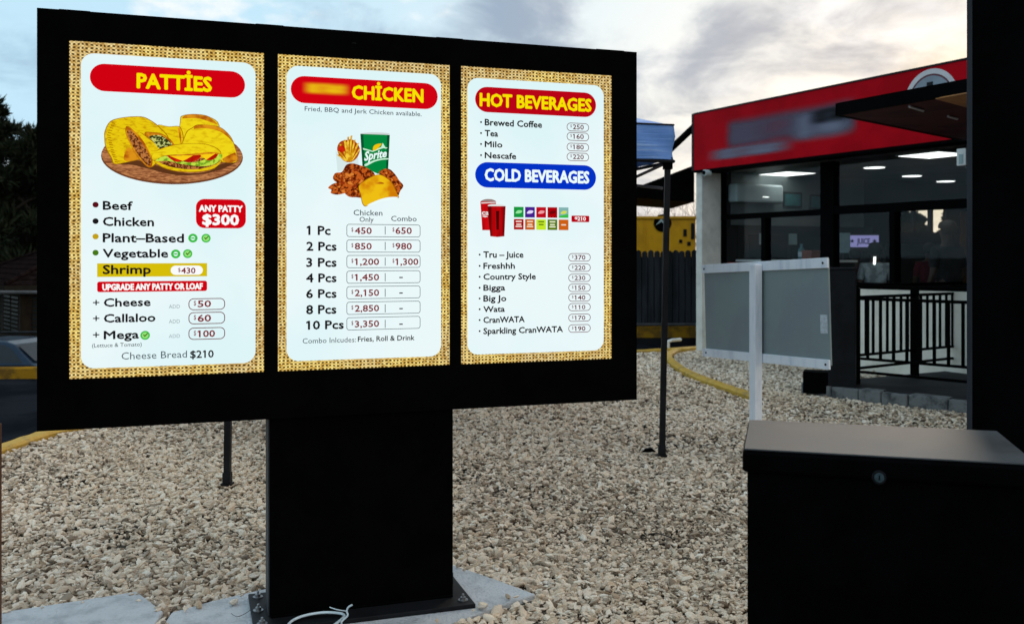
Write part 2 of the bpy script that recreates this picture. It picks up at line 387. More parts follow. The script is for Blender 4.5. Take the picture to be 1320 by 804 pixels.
for nm, typ, arr, key in (('rot', 'FLOAT_VECTOR', rot, 'vector'), ('scl', 'FLOAT_VECTOR', scl, 'vector'), ('tint', 'FLOAT', tint, 'value'), ('hue', 'FLOAT', hue, 'value'), ('pick', 'INT', rng.integers(0, 7, n), 'value')):
    a = me.attributes.new(nm, typ, 'POINT'); a.data.foreach_set(key, np.ascontiguousarray(arr).ravel())
stones = bpy.data.objects.new('gravel_stones', me); C.objects.link(stones); stones['kind'] = 'stuff'
tag(stones, 'loose pale limestone gravel covering the island', None)
m, o_ = newmat('limestone gravel')
p = N('ShaderNodeBsdfPrincipled'); L(p.outputs[0], o_.inputs[0]); p.inputs['Roughness'].default_value = .85; p.inputs['Specular IOR Level'].default_value = .3
def attr(nm):
    a = N('ShaderNodeAttribute', attribute_type='INSTANCER', attribute_name=nm); return a.outputs['Fac']
ramp = N('ShaderNodeValToRGB'); L(attr('tint'), ramp.inputs[0])
cr = ramp.color_ramp; cr.elements[0].position = 0; cr.elements[0].color = (.17, .135, .105, 1); cr.elements[1].position = 1; cr.elements[1].color = (1, .97, .90, 1)
e = cr.elements.new(.35); e.color = (.62, .545, .46, 1); e = cr.elements.new(.65); e.color = (.90, .83, .74, 1)
warm = N('ShaderNodeMix', data_type='RGBA', blend_type='MULTIPLY'); warm.inputs[0].default_value = 1; L(ramp.outputs[0], warm.inputs[6])
L(mixc(attr('hue'), (1.0, .97, .94), (1.0, .88, .75)), warm.inputs[7])
t = N('ShaderNodeTexCoord'); n1 = N('ShaderNodeTexNoise'); L(t.outputs['Object'], n1.inputs['Vector']); n1.inputs['Scale'].default_value = 60; n1.inputs['Detail'].default_value = 4
c = N('ShaderNodeMix', data_type='RGBA', blend_type='MULTIPLY'); c.inputs[0].default_value = .7; L(warm.outputs[2], c.inputs[6]); L(mixc(smooth(n1.outputs[0], .35, .65), (.72, .68, .62), (1.1, 1.1, 1.08)), c.inputs[7])
L(c.outputs[2], p.inputs['Base Color'])
bmp = N('ShaderNodeBump'); L(n1.outputs[0], bmp.inputs['Height']); bmp.inputs['Strength'].default_value = .5; bmp.inputs['Distance'].default_value = .004; L(bmp.outputs[0], p.inputs['Normal'])
M['stone'] = m
gn = bpy.data.node_groups.new('stones', 'GeometryNodeTree')
gn.interface.new_socket('Geometry', in_out='INPUT', socket_type='NodeSocketGeometry'); gn.interface.new_socket('Geometry', in_out='OUTPUT', socket_type='NodeSocketGeometry')
G = gn.nodes; gl = gn.links.new
gi, go = G.new('NodeGroupInput'), G.new('NodeGroupOutput')
g2i = G.new('GeometryNodeGeometryToInstance')
for k in range(7):
    ico = G.new('GeometryNodeMeshIcoSphere'); ico.inputs['Subdivisions'].default_value = 2; ico.inputs['Radius'].default_value = 1
    nz = G.new('ShaderNodeTexNoise'); nz.noise_dimensions = '4D'; nz.inputs['W'].default_value = k*3.7; nz.inputs['Scale'].default_value = 1.3; nz.inputs['Detail'].default_value = 1
    sub = G.new('ShaderNodeVectorMath'); sub.operation = 'SUBTRACT'; sub.inputs[1].default_value = (.5, .5, .5); gl(nz.outputs['Color'], sub.inputs[0])
    sc = G.new('ShaderNodeVectorMath'); sc.operation = 'SCALE'; sc.inputs['Scale'].default_value = 1.9; gl(sub.outputs[0], sc.inputs[0])
    sp = G.new('GeometryNodeSetPosition'); gl(ico.outputs[0], sp.inputs[0]); gl(sc.outputs[0], sp.inputs['Offset'])
    ss = G.new('GeometryNodeSetShadeSmooth'); gl(sp.outputs[0], ss.inputs[0]); ss.inputs['Shade Smooth'].default_value = (k % 2 == 0)
    sm_ = G.new('GeometryNodeSetMaterial'); sm_.inputs['Material'].default_value = m; gl(ss.outputs[0], sm_.inputs[0])
    gl(sm_.outputs[0], g2i.inputs[0])
iop = G.new('GeometryNodeInstanceOnPoints'); gl(gi.outputs[0], iop.inputs['Points']); gl(g2i.outputs[0], iop.inputs['Instance']); iop.inputs['Pick Instance'].default_value = True
def na(nm, ty):
    a = G.new('GeometryNodeInputNamedAttribute'); a.data_type = ty; a.inputs[0].default_value = nm; return a.outputs[0]
gl(na('pick', 'INT'), iop.inputs['Instance Index']); gl(na('scl', 'FLOAT_VECTOR'), iop.inputs['Scale'])
e2r = G.new('FunctionNodeEulerToRotation'); gl(na('rot', 'FLOAT_VECTOR'), e2r.inputs[0]); gl(e2r.outputs[0], iop.inputs['Rotation'])
gl(iop.outputs[0], go.inputs[0])
stones.modifiers.new('stones', 'NODES').node_group = gn
me.materials.append(m)
print('stones', n)
# ------------------------------------------------------------------ menu board
BP = Vector((-1.581, 3.406)); BE = Vector((.9485, .3168)); BN = Vector((-.3168, .9485))
mb = thing('menu_board', 'large black outdoor menu board with three lit screens on one wide black pedestal', 'menu board', (BP.x, BP.y, 0), math.atan2(BE.y, BE.x))
def U(px, py, P0=BP, E=BE):              # where a sight line meets the board's front plane: (along, height)
    a = (px - CX) / F; s = (a*P0.y - P0.x) / (E.x - a*E.y); Y = P0.y + E.y*s
    return s, CH - (py - HY) / F * Y
ZB, ZT = .776, 2.270; SB, ST = .955, 2.164
scr = [(0.0, .675), (.726, 1.403), (1.448, 2.118)]
# cabinet: back shell, and a front frame whose three openings hold the screens
box('cabinet', (-.103, .022, ZB), (2.231, .17, ZT), M['black'], mb, .006)
fr = MB(); yf0, yf1 = -.006, .021
cuts = [-.103] + [v for s_ in scr for v in s_] + [2.231]
fr.box((-.103, yf0, ST), (2.231, yf1, ZT)).box((-.103, yf0, ZB), (2.231, yf1, SB))
for a, b in ((cuts[0], cuts[1]), (cuts[2], cuts[3]), (cuts[4], cuts[5]), (cuts[6], cuts[7])): fr.box((a, yf0, SB), (b, yf1, ST))
fr.build('front_frame', M['black'], mb)
for a, b in ((75, 116), (330, 366), (563, 598), (770, 806)):
    sa, sb_ = U(a, 10)[0], U(b, 10)[0]; box('top_bracket', (sa, .01, ZT), (sb_, .15, ZT + .006), M['black'], mb, .002)
box('power_led', (U(456, 66)[0]-.008, -.0075, 2.222), (U(456, 66)[0]+.008, -.0062, 2.2245), M['charcoal'], mb)
box('pedestal', (.697, .012, .018), (1.419, .17, ZB-.001), M['black'], mb, .004)
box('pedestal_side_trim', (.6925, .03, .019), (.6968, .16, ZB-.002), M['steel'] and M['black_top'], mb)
box('base_plate', (.633, -.10, .0005), (1.482, .30, .018), M['charcoal'], mb, .003)
box('weld_bead', (.70, -.001, .018), (1.416, .0115, .027), M['black'], mb, .003)
for s_, y_ in ((.665, -.045), (1.445, -.045), (.668, .25), (1.445, .25), (.66, .10)):
    b = MB().cyl((s_, y_, .018), .020, .003, 20).build('washer', M['steel'], mb)
    MB().cyl((0, 0, 0), .012, .010, 6).build('bolt_head', M['steel'], b, loc=(s_, y_, .021))
    b_ = MB().cyl((0, 0, 0), .005, .012, 10).build('bolt_thread', M['steel'], b, loc=(s_, y_, .031))
MB().cyl((1.452, .155, .018), .006, .045, 10).build('stud', M['charcoal'], mb)

# burlap: woven threads with dark gaps
def burlap():
    m, o = newmat('burlap picture')
    t = N('ShaderNodeTexCoord'); n0 = N('ShaderNodeTexNoise'); L(t.outputs['Object'], n0.inputs['Vector']); n0.inputs['Scale'].default_value = 28; n0.inputs['Detail'].default_value = 3
    w_ = N('ShaderNodeVectorMath', operation='SCALE'); L(n0.outputs['Color'], w_.inputs[0]); w_.inputs['Scale'].default_value = .015
    ad = N('ShaderNodeVectorMath', operation='ADD'); L(t.outputs['Object'], ad.inputs[0]); L(w_.outputs[0], ad.inputs[1])
    sp = N('ShaderNodeSeparateXYZ'); L(ad.outputs[0], sp.inputs[0])
    kx, kz = math.pi/.0147, math.pi/.0126
    row = mth('FLOOR', mth('DIVIDE', sp.outputs[2], .0126)); col_ = mth('FLOOR', mth('DIVIDE', sp.outputs[0], .0147))
    a = mth('ABSOLUTE', mth('SINE', mth('MULTIPLY', sp.outputs[0], kx))); b = mth('ABSOLUTE', mth('SINE', mth('MULTIPLY', sp.outputs[2], kz)))
    hole = smooth(mth('MULTIPLY', a, b), .40, .72)
    n2 = N('ShaderNodeTexNoise'); L(t.outputs['Object'], n2.inputs['Vector']); n2.inputs['Scale'].default_value = 75; n2.inputs['Detail'].default_value = 3
    thread = mixc(smooth(n2.outputs[0], .36, .62), srgb(206, 168, 92), srgb(250, 228, 158))
    edge = mth('MAXIMUM', a, b)
    thread = mixc(mth('MULTIPLY', smooth(edge, .97, .60), .35), thread, srgb(120, 80, 30))
    n3 = N('ShaderNodeTexNoise'); L(t.outputs['Object'], n3.inputs['Vector']); n3.inputs['Scale'].default_value = 3; n3.inputs['Detail'].default_value = 2
    tone = N('ShaderNodeMix', data_type='RGBA', blend_type='MULTIPLY'); tone.inputs[0].default_value = 1
    L(thread, tone.inputs[6]); L(mixc(smooth(n3.outputs[0], .4, .6), (.90, .88, .90), (1.04, 1.02, .74)), tone.inputs[7])
    e = N('ShaderNodeEmission'); e.inputs[1].default_value = 1.12; L(mixc(mth('MULTIPLY', hole, .93), tone.outputs[2], srgb(60, 36, 10)), e.inputs[0]); L(e.outputs[0], o.inputs[0])
    return m
M['burlap'] = burlap()
M['card'] = emi('lit white card', srgb(234, 248, 250), 1.0, srgb(222, 245, 248), 1.2)
def ec(name, *c, s=1.0, **k): M[name] = emi(name, srgb(*c), s, **k)
ec('ink', 28, 24, 26); ec('inkgrey', 70, 84, 90); ec('inklight', 150, 165, 170); ec('inkred', 128, 28, 38); ec('inkmaroon', 104, 40, 50)
ec('bannerred', 208, 2, 18); ec('bannerred2', 184, 4, 22); ec('bannerblue', 2, 50, 196); ec('titleyellow', 246, 226, 0); ec('titlewhite', 236, 252, 252)
ec('barolive', 214, 190, 10); ec('pill', 250, 252, 252); ec('dotmaroon', 90, 14, 24); ec('dotyellow', 196, 160, 20); ec('dotgreen', 70, 120, 20)
ec('icongreen', 60, 190, 70); ec('iconpale', 150, 226, 120); ec('pricered', 165, 20, 40)

def flat(name, outline, layer, mat, parent):
    """a printed shape lying on the screen; successive layers stand 0.15 mm apart"""
    return MB().sheet(outline, .0065 - .00035*layer).build(name, mat, parent)
_tc = {}
def text_mesh(s, bold, flags=True):
    if (s, bold, flags) in _tc: return _tc[(s, bold, flags)]
    cu = bpy.data.curves.new('lettering', 'FONT'); cu.body = s; cu.resolution_u = 2; cu.offset = bold; cu.size = 1
    ob = bpy.data.objects.new('lettering', cu); C.objects.link(ob)
    dg = bpy.context.evaluated_depsgraph_get(); me = bpy.data.meshes.new_from_object(ob.evaluated_get(dg))
    bpy.data.objects.remove(ob); co = np.empty(len(me.vertices)*3); me.vertices.foreach_get('co', co); co = co.reshape(-1, 3)
    fs = [tuple(p.vertices) for p in me.polygons]; bpy.data.meshes.remove(me)
    if '1' in s and flags:                           # the figure 1 gets a flag, as on the boards
        raw = text_mesh('1', bold, False)[0]; wd = raw[:, 0].max() - raw[:, 0].min(); cap_ = raw[:, 1].max()
        for i, ch in enumerate(s):
            if ch != '1': continue
            b_ = text_mesh(s[:i+1], bold, False)[0][:, 0].max() - wd
            n_ = len(co); co = np.vstack([co, [(b_+.012, cap_, 0), (b_-.11, cap_-.075, 0), (b_-.11, cap_-.165, 0), (b_+.012, cap_-.095, 0)]]); fs.append((n_, n_+1, n_+2, n_+3))
        _tc[(s, bold, True)] = (co, fs); return co, fs
    _tc[(s, bold, flags)] = (co, fs); return co, fs
_cap = text_mesh('H', 0)[0][:, 1].max()
def put_text(s, x0, x1, zbase, zcap, layer, mat, parent, bold=.0, name='lettering', y=None):
    copies = [(0, 0)]
    if bold > .008:   # heavy lettering: the outline laid over itself, a little to every side
        copies = [(math.cos(R(45*q_))*bold, math.sin(R(45*q_))*bold) for q_ in range(8)]; bold = 0
    co, fs = text_mesh(s, bold); w0, w1 = co[:, 0].min(), co[:, 0].max()
    k = (zcap - zbase) / _cap; kx = (x1 - x0) / (w1 - w0)
    yy = (.0065 - .00035*layer) if y is None else y
    m_ = MB()
    for q_, (ox, oz) in enumerate(copies): m_.add([(x0 + (v[0]-w0)*kx + ox*k, yy - .00003*q_, zbase + v[1]*k + oz*k) for v in co], fs)
    return m_.build(name, mat, parent)
def ptext(s, px0, px1, ytop, ybase, mat, parent, bold=.0, layer=4, name='lettering', yx=None):
    """lettering whose left end spans ytop..ybase in the photograph"""
    rx = px0 if yx is None else yx
    s0, s1 = U(px0, 0)[0], U(px1, 0)[0]; zt, zb = U(rx, ytop)[1], U(rx, ybase)[1]
    return put_text(s, s0, s1, zb, zt, layer, M[mat], parent, bold, name)
def prr(name, px0, px1, ytop, ybot, r, layer, mat, parent, yx=None):
    rx = px0 if yx is None else yx
    return flat(name, rr(U(px0, 0)[0], U(rx, ybot)[1], U(px1, 0)[0], U(rx, ytop)[1], r), layer, M[mat], parent)
def outline_box(name, px0, px1, ytop, ybot, r, layer, mat, parent, th=.0028, inner='card', yx=None):
    rx = px0 + 5 if yx is None else yx
    x0, z0, x1, z1 = U(px0, 0)[0], U(rx, ybot)[1], U(px1, 0)[0], U(rx, ytop)[1]
    o = rr(x0, z0, x1, z1, r); i = rr(x0+th, z0+th, x1-th, z1-th, max(r-th, .001)); n_ = len(o); y = .0065 - .00035*layer
    return MB().add([(a, y, b) for a, b in o + i], [(k, (k+1) % n_, n_+(k+1) % n_, n_+k) for k in range(n_)]).build(name, M[mat], parent)
def disc(name, px, py, r, layer, mat, parent, rz=None, seg=20):
    s_, z_ = U(px, py); rz = rz or r
    return flat(name, [(s_ + r*math.cos(2*math.pi*k/seg), z_ + rz*math.sin(2*math.pi*k/seg)) for k in range(seg)], layer, mat if not isinstance(mat, str) else M[mat], parent)
mm = 3.5/1230                             # one photograph pixel, in metres, near the screens
S = []
for i, (a, b) in enumerate(scr):
    sc_ = MB().box((a, .0068, SB), (b, .0205, ST)).build('display_screen', M['burlap'], mb)
    sc_['label'] = ('lit patties menu screen with burlap border', 'lit chicken menu screen with burlap border', 'lit hot and cold beverages menu screen with burlap border')[i]
    S.append(sc_)
for i, (x0, x1, tx, ty, bx, by) in enumerate(((104, 329.5, 118, 68.5, 114, 475), (369.6, 569, 380.6, 84.6, 381, 465.5), (603, 779, 614, 100.4, 615, 457))):
    flat('menu_card', rr(U(x0, 0)[0], U(bx, by)[1], U(x1, 0)[0], U(tx, ty)[1], .045, 10), 1, M['card'], S[i])
# --- left screen
p = S[0]
prr('title_banner', 115.6, 316, 82, 117.4, .06, 2, 'bannerred', p, yx=132)
ptext('PATTİES', 177, 272.3, 95, 113, 'titleyellow', p, .038, name='title', yx=180)
for (px, py, mt) in ((123, 263.8, 'dotmaroon'), (123, 285, 'ink'), (123, 304.8, 'dotyellow'), (123, 325.7, 'dotgreen')): disc('bullet', px, py, 3.6*mm, 3, mt, p)
B = .030
ptext('Beef', 132.8, 170.6, 259.4, 270, 'ink', p, B); ptext('Chicken', 132.8, 198, 280, 290.8, 'ink', p, B)
ptext('Plant–Based', 132.7, 236.7, 301, 311.9, 'ink', p, B); ptext('Vegetable', 132.7, 216.3, 321.3, 331.7, 'ink', p, B)
def icon(px, py, kind):
    disc('green_mark', px, py, 5.8*mm, 3, 'icongreen', p); disc('green_mark_centre', px, py, 4.0*mm, 4, 'iconpale' if kind == 'check' else 'icongreen', p)
    s_, z_ = U(px, py); k = mm
    if kind == 'check': q = [(-2.6, .6), (-1.6, 1.5), (-.4, .1), (2.8, 3.2), (3.6, 2.2), (-.4, -2.2)]
    else: q = [(-3.4, -.9), (3.4, -.9), (3.4, .1), (1.6, .1), (1.6, .9), (-3.4, .9), (-3.4, .1), (-1, .1)]
    if kind != 'check':
        outl = [(s_+2.9*k*math.cos(t/10*6.283), z_+2.9*k*math.sin(t/10*6.283)) for t in range(10)]
        flat('green_mark_face', outl, 5, M['card'], p)
    flat('green_mark_sign', [(s_+a*k, z_+b*k) for a, b in q], 6, M['icongreen'] if kind != 'check' else M['dotgreen'], p)
icon(248.7, 306.9, 'leaf'); icon(265.6, 307, 'check'); icon(226.5, 327.3, 'leaf'); icon(241.9, 327, 'check'); icon(187, 432.2, 'check')
prr('price_badge', 252.6, 317, 256.5, 294, .03, 2, 'bannerred', p, yx=270)
ptext('ANY PATTY', 256.8, 312.5, 264.6, 272.4, 'pill', p, .045, name='badge_text'); ptext('$300', 261.6, 307.4, 276.6, 289.4, 'pill', p, .045, name='badge_price')
prr('item_bar', 125, 267, 339.5, 357, .001, 2, 'barolive', p); ptext('Shrimp', 132.7, 194, 342, 353, 'ink', p, B)
prr('price_pill', 220, 261.5, 342.4, 354.4, .02, 3, 'pill', p)
def dollar(px0, px1, yt, yb, mat, parent, bold=.005): ptext('$', px0, px1, yt, yb, mat, parent, bold, name='dollar_sign')
dollar(229.4, 232.8, 345.3, 350.3, 'inkred', p); ptext('430', 233.8, 251.8, 345.3, 352.3, 'inkred', p, .025, name='price')
prr('upgrade_strip', 125, 267, 363, 376.6, .008, 2, 'bannerred', p); ptext('UPGRADE ANY PATTY OR LOAF', 132.2, 261, 366.4, 374, 'pill', p, .045, name='strip_text')
for yc, nm, x1, yt, yb in ((390.6, 'Cheese', 193.6, 385, 395.1), (411, 'Callaloo', 200, 405.3, 415.5), (432.2, 'Mega', 178.7, 427, 437)):
    ptext('+', 119.7, 127.8, yc-5.2, yc+4.4, 'ink', p, .01, name='plus_sign'); ptext(nm, 134, x1, yt, yb, 'ink', p, B)
ptext('(Lettuce & Tomato)', 118.4, 182.6, 442.9, 447.9, 'inkgrey', p, .004)
ptext('Cheese Bread', 156.5, 241, 454.4, 463.5, 'inkgrey', p); ptext('$210', 245.3, 275.3, 452.3, 461.5, 'ink', p, .022, name='price')
for yt, yb in ((392.8, 397.6), (411.9, 416.8), (431, 435.6)): ptext('ADD', 217.6, 232, yt, yb, 'inklight', p)
for (yt, yb), t_, x1, (ct, cb) in (((384.6, 399.8), '50', 271.9, (387.6, 395.7)), ((402.4, 418), '60', 271.9, (406, 414.5)), ((422.3, 438), '100', 277, (426.2, 434.4))):
    outline_box('price_box', 243, 290.2, yt, yb, .018, 3, 'inkmaroon', p, .0030, yx=250)
    dollar(249.8, 252.8, ct, ct+6, 'inkred', p); ptext(t_, 255, x1, ct, cb, 'inkred', p, .025, name='price')
# --- middle screen
p = S[1]
prr('title_banner', 375, 564.7, 101.6, 135.9, .06, 2, 'bannerred', p, yx=454.4)
def softpatch(name, inner, outer, feather=.25):
    """print that is smeared out: the inner tone fades into the outer one towards the patch's own edges"""
    m, o = newmat(name)
    t = N('ShaderNodeTexCoord'); sp = N('ShaderNodeSeparateXYZ'); L(t.outputs['Generated'], sp.inputs[0])
    fx = mth('MULTIPLY', smooth(sp.outputs[0], 0, feather), smooth(sp.outputs[0], 1, 1-feather)); fz = mth('MULTIPLY', smooth(sp.outputs[2], 0, .35), smooth(sp.outputs[2], 1, .65))
    n = N('ShaderNodeTexNoise'); L(t.outputs['Generated'], n.inputs['Vector']); n.inputs['Scale'].default_value = 3.5; n.inputs['Detail'].default_value = 0
    f = mth('MULTIPLY', mth('MULTIPLY', fx, fz), mth('ADD', mth('MULTIPLY', n.outputs[0], .7), .55), clamp=True)
    return m, o, mixc(f, outer, inner)
m, o, c = softpatch('smeared yellow print', srgb(236, 190, 20), srgb(208, 2, 18))
e = N('ShaderNodeEmission'); L(c, e.inputs[0]); L(e.outputs[0], o.inputs[0]); M['smear'] = m
prr('smeared_word', 388, 453.5, 103.8, 121.8, .001, 3, 'smear', p, yx=390)
ptext('CHİCKEN', 454.6, 545.5, 110.6, 127, 'titleyellow', p, .038, name='title')
ptext('Fried, BBQ and Jerk Chicken available.', 392.9, 544, 136.9, 142.8, 'inkgrey', p, .006)
ptext('Chicken', 456, 493.3, 270.4, 277.4, 'inkgrey', p, .008); ptext('Only', 463.7, 482, 279.6, 285.8, 'inkgrey', p, .008); ptext('Combo', 504.5, 537.5, 278.3, 284.9, 'inkgrey', p, .008)
rows = [('1 Pc', 396, 426, 291.4, 302.4, '450', '650'), ('2 Pcs', 395.6, 433.7, 312, 322.8, '850', '980'), ('3 Pcs', 395.4, 433.7, 332.8, 343.7, '1,200', '1,300'),
        ('4 Pcs', 395.2, 433.7, 353, 363.7, '1,450', None), ('6 Pcs', 395.2, 433.7, 373.4, 384, '2,150', None), ('8 Pcs', 395.2, 433.5, 393.8, 404.7, '2,850', None), ('10 Pcs', 395.4, 443, 414, 424.6, '3,350', None)]
for i, (nm, x0, x1, yt, yb, a, b) in enumerate(rows):
    ptext(nm, x0, x1, yt, yb, 'ink', p, .030)
    bt = 288.7 + i*20.07; outline_box('price_box', 447, 542.3, bt, bt+16.6, .011, 3, 'inkgrey', p, .0022, yx=452)
    ct = bt + 4.6; cb = ct + 8.0
    dollar(453.2, 455.8, ct, ct+5, 'inkred', p); ptext(a, 457.8, 479.3 if len(a) == 3 else 488.8, ct, cb, 'inkred', p, .022, name='price')
    prr('divider', 496.4, 497.3, ct-1.5, cb+1, .0005, 4, 'inkgrey', p)
    if b: dollar(506.2, 508.8, ct, ct+5, 'inkred', p); ptext(b, 510.3, 531 if len(b) == 3 else 539.4, ct, cb, 'inkred', p, .022, name='price')
    else: prr('dash', 515, 519.6, ct+3.4, ct+4.9, .0005, 4, 'ink', p)
ptext('Combo Inlcudes:', 390.3, 459.2, 436.2, 442.8, 'inkgrey', p, .002); ptext('Fries, Roll & Drink', 461.7, 534.5, 433.9, 440.3, 'ink', p, .018)
# --- right screen
p = S[2]
prr('title_banner', 613, 769, 112, 144.6, .06, 2, 'bannerred2', p, yx=629); prr('title_banner', 613, 769, 209, 241.7, .06, 2, 'bannerblue', p, yx=629)
ptext('HOT BEVERAGES', 619.5, 762.5, 120.4, 136.2, 'titleyellow', p, .038, name='title'); ptext('COLD BEVERAGES', 626, 759.6, 217.6, 232.6, 'titlewhite', p, .038, name='title')
for nm, x1, yt, yb, price, bt, bb in (('Brewed Coffee', 699, 153.4, 161.3, '250', 158, 168.9), ('Tea', 642.3, 167.7, 175.3, '160', 170.3, 181.1), ('Milo', 647.9, 182, 189.3, '180', 184, 194.6), ('Nescafe', 665.7, 196.3, 203.7, '220', 196.6, 207.2),
        ('Tru – Juice', 675, 324.3, 332, '370', 326.4, 337.1), ('Freshhh', 664, 339, 346.4, '220', 339.8, 350.3), ('Country Style', 691, 353, 360.4, '230', 353, 363.4), ('Bigga', 651.5, 367.3, 374.5, '150', 365.8, 376.2),
        ('Big Jo', 653, 381, 388.5, '140', 378.3, 388.8), ('Wata', 651, 395, 402.2, '110', 390.9, 401), ('CranWATA', 676.6, 408.8, 416.2, '170', 404.6, 414.7), ('Sparkling CranWATA', 726, 423, 430.5, '190', 418.3, 428.8)):
    x0 = 625.6 if yt < 300 else 623.8
    ptext(nm, x0, x1, yt, yb, 'ink', p, .030); disc('bullet', x0-5, (yt+yb)/2, 1.25*mm*1.1, 3, 'ink', p)
    q0 = 731.2 if yt < 300 else 733.3; outline_box('price_box', q0, q0+28.7, bt, bb, .02, 3, 'inkmaroon', p, .0026, yx=q0+2)
    ptext('$', q0+4.6, q0+6.6, bt+2.4, bt+6, 'inkmaroon', p, .0, name='dollar_sign'); ptext(price, q0+8, q0+21.8, bt+2.5, bb-2.4, 'inkmaroon', p, .020, name='price')
# soft drink squares and the two red cups
def conv(ox, oy, k): return lambda x, y: U(ox + x/k, oy + y/k)
cc = conv(610, 250, 8.25)
sq = [[(20, 150, 60), (70, 30, 140), (190, 8, 28), (170, 0, 10), (130, 178, 176)], [(170, 16, 16), (196, 90, 20), (196, 232, 40), (90, 120, 10), (206, 96, 20)]]
lf_ = [[(150, 230, 160), (230, 220, 250), (240, 160, 165), (110, 6, 10), (210, 220, 90)], [(244, 220, 210), (244, 220, 190), (90, 130, 20), (230, 236, 200), (236, 220, 200)]]
for r_ in range(2):
    for k in range(5):
        x0 = 437 + k*119.5; y0 = 136 + r_*130 + k*1.5
        nm = 'sq%d%d' % (r_, k); ec(nm, *sq[r_][k]); ec(nm+'l', *lf_[r_][k])
        a, b = cc(x0, y0+112), cc(x0+103, y0)
        flat('drink_square', rr(a[0], a[1], b[0], cc(x0, y0)[1], .001), 3, M[nm], p)
        Wd = a[0], b[0]; zc = (a[1]+cc(x0, y0)[1])/2; cw = (a[0]+b[0])/2
        if r_ == 0: flat('drink_mark', spline([(cw-.014, zc-.004), (cw-.004, zc+.007), (cw+.014, zc+.006), (cw+.010, zc-.003), (cw-.004, zc-.006)]), 4, M[nm+'l'], p)
        else:
            for j, (zz, ww) in enumerate(((.012, .013), (.000, .011), (-.009, .014))):
                if k == 4 and j != 1: continue
                if k == 2 and j == 2: continue
                flat('drink_lettering', rr(cw-ww, zc+zz-.0028, cw+ww, zc+zz+.0028, .002), 4, M[nm+'l'], p)
        if (r_, k) == (0, 4): flat('drink_band', [(a[0]+.001, a[1]+.001), (b[0]-.001, a[1]+.001), (b[0]-.001, a[1]+.016), (a[0]+.001, a[1]+.008)], 4, M['icongreen'], p)
a, b = cc(1050, 298), cc(1240, 230); flat('price_badge', rr(a[0], cc(1050, 298)[1], b[0], cc(1050, 230)[1], .004), 3, M['bannerred2'], p)
ptext('$', 741.5, 745, 279.6, 282.5, 'pill', p, .02, name='dollar_sign'); ptext('210', 745.2, 755.6, 279.6, 284.2, 'pill', p, .03, name='price')
def pl(name, pts, layer, mat, parent, cv, sp=True, n=4):
    q = [cv(*t_) for t_ in pts]
    if sp: q = spline(q, n)
    if name in ('patty', 'loaf', 'patty_half', 'sandwich_top', 'sandwich_base', 'bread_roll'):      # dark outline, drawn in as a shadow under each printed piece
        mx_, mz_ = sum(v[0] for v in q)/len(q), sum(v[1] for v in q)/len(q); e_ = [(v[0] + (.0022 if v[0] > mx_ else -.0022), v[1] + (.0018 if v[1] > mz_ else -.0022)) for v in q]
        ar = sum(e_[i][0]*e_[(i+1) % len(e_)][1] - e_[(i+1) % len(e_)][0]*e_[i][1] for i in range(len(e_)))
        flat('outline_shadow', e_ if ar > 0 else e_[::-1], layer-.5, M['outline'], parent)
    a = sum(q[i][0]*q[(i+1) % len(q)][1] - q[(i+1) % len(q)][0]*q[i][1] for i in range(len(q)))
    if a < 0: q = q[::-1]
    return flat(name, q, layer, mat if not isinstance(mat, str) else M[mat], parent)
M['cupred'] = emi('printed red cup', srgb(206, 10, 18), 1, srgb(140, 2, 8), 8, .35, .65, 2, (3, 1, .6)); M['cupred2'] = emi('printed dark red cup', srgb(186, 6, 12), 1, srgb(96, 4, 6), 9, .38, .62, 2, (4, 1, .3))
ec('cupwhite', 226, 228, 226); ec('cupgrey', 150, 130, 128)
pl('cup_lid', [(84, 78), (130, 56), (200, 56), (246, 78), (200, 88), (130, 88)], 3, 'cupgrey', p, cc); pl('printed_cup', [(80, 80), (248, 80), (232, 385), (100, 385)], 4, 'cupred', p, cc, False)
pl('cup_band', [(88, 90), (246, 84), (246, 94), (88, 102)], 5, 'cupwhite', p, cc, False)
sa, za = cc(96, 222); sb_, zb_ = cc(168, 178); put_text('ca', sa, sb_, za, zb_+.002, 5, M['cupwhite'], p, .03, 'cup_lettering')
pl('cup_swoosh', [(98, 236), (130, 232), (160, 240), (130, 248)], 5, 'cupwhite', p, cc)
pl('cup_lid', [(158, 124), (200, 108), (300, 112), (346, 128), (300, 138), (200, 138)], 5, 'cupwhite', p, cc); pl('printed_cup', [(155, 130), (348, 130), (335, 450), (260, 458), (185, 450)], 6, 'cupred2', p, cc, False)
ec('cupdark', 70, 6, 8); pl('cup_stripe', [(246, 180), (280, 180), (276, 380), (250, 380)], 7, 'cupdark', p, cc, False)

# food pictures -------------------------------------------------- patties on a round board
p = S[0]; fc = conv(120, 140, 6.6)
M['woodprint'] = emi('printed round wooden board', srgb(196, 132, 82), 1, srgb(126, 70, 40), 40, .36, .64, 6, (1, 1, 6), .8)
M['crust'] = emi('printed yellow crust', srgb(234, 202, 16), 1, srgb(188, 138, 8), 46, .44, .74, 6, (1, 1, 3.4), .4); M['crust2'] = emi('printed pale crust', srgb(240, 214, 24), 1, srgb(206, 164, 10), 34, .44, .74, 6, (1, 1, 2.5), .4)
M['brown'] = emi('printed browned crust', srgb(220, 146, 24), 1, srgb(172, 84, 12), 26, .40, .62, 4); M['meat'] = emi('printed beef filling', srgb(190, 120, 62), 1, srgb(84, 36, 14), 150, .42, .58, 3)
M['green'] = emi('printed vegetable filling', srgb(44, 52, 20), 1, srgb(200, 206, 120), 140, .50, .60, 3); ec('outline', 160, 104, 8)
M['lettuce'] = emi('printed lettuce', srgb(196, 224, 70), 1, srgb(110, 160, 30), 60, .45, .6, 3)
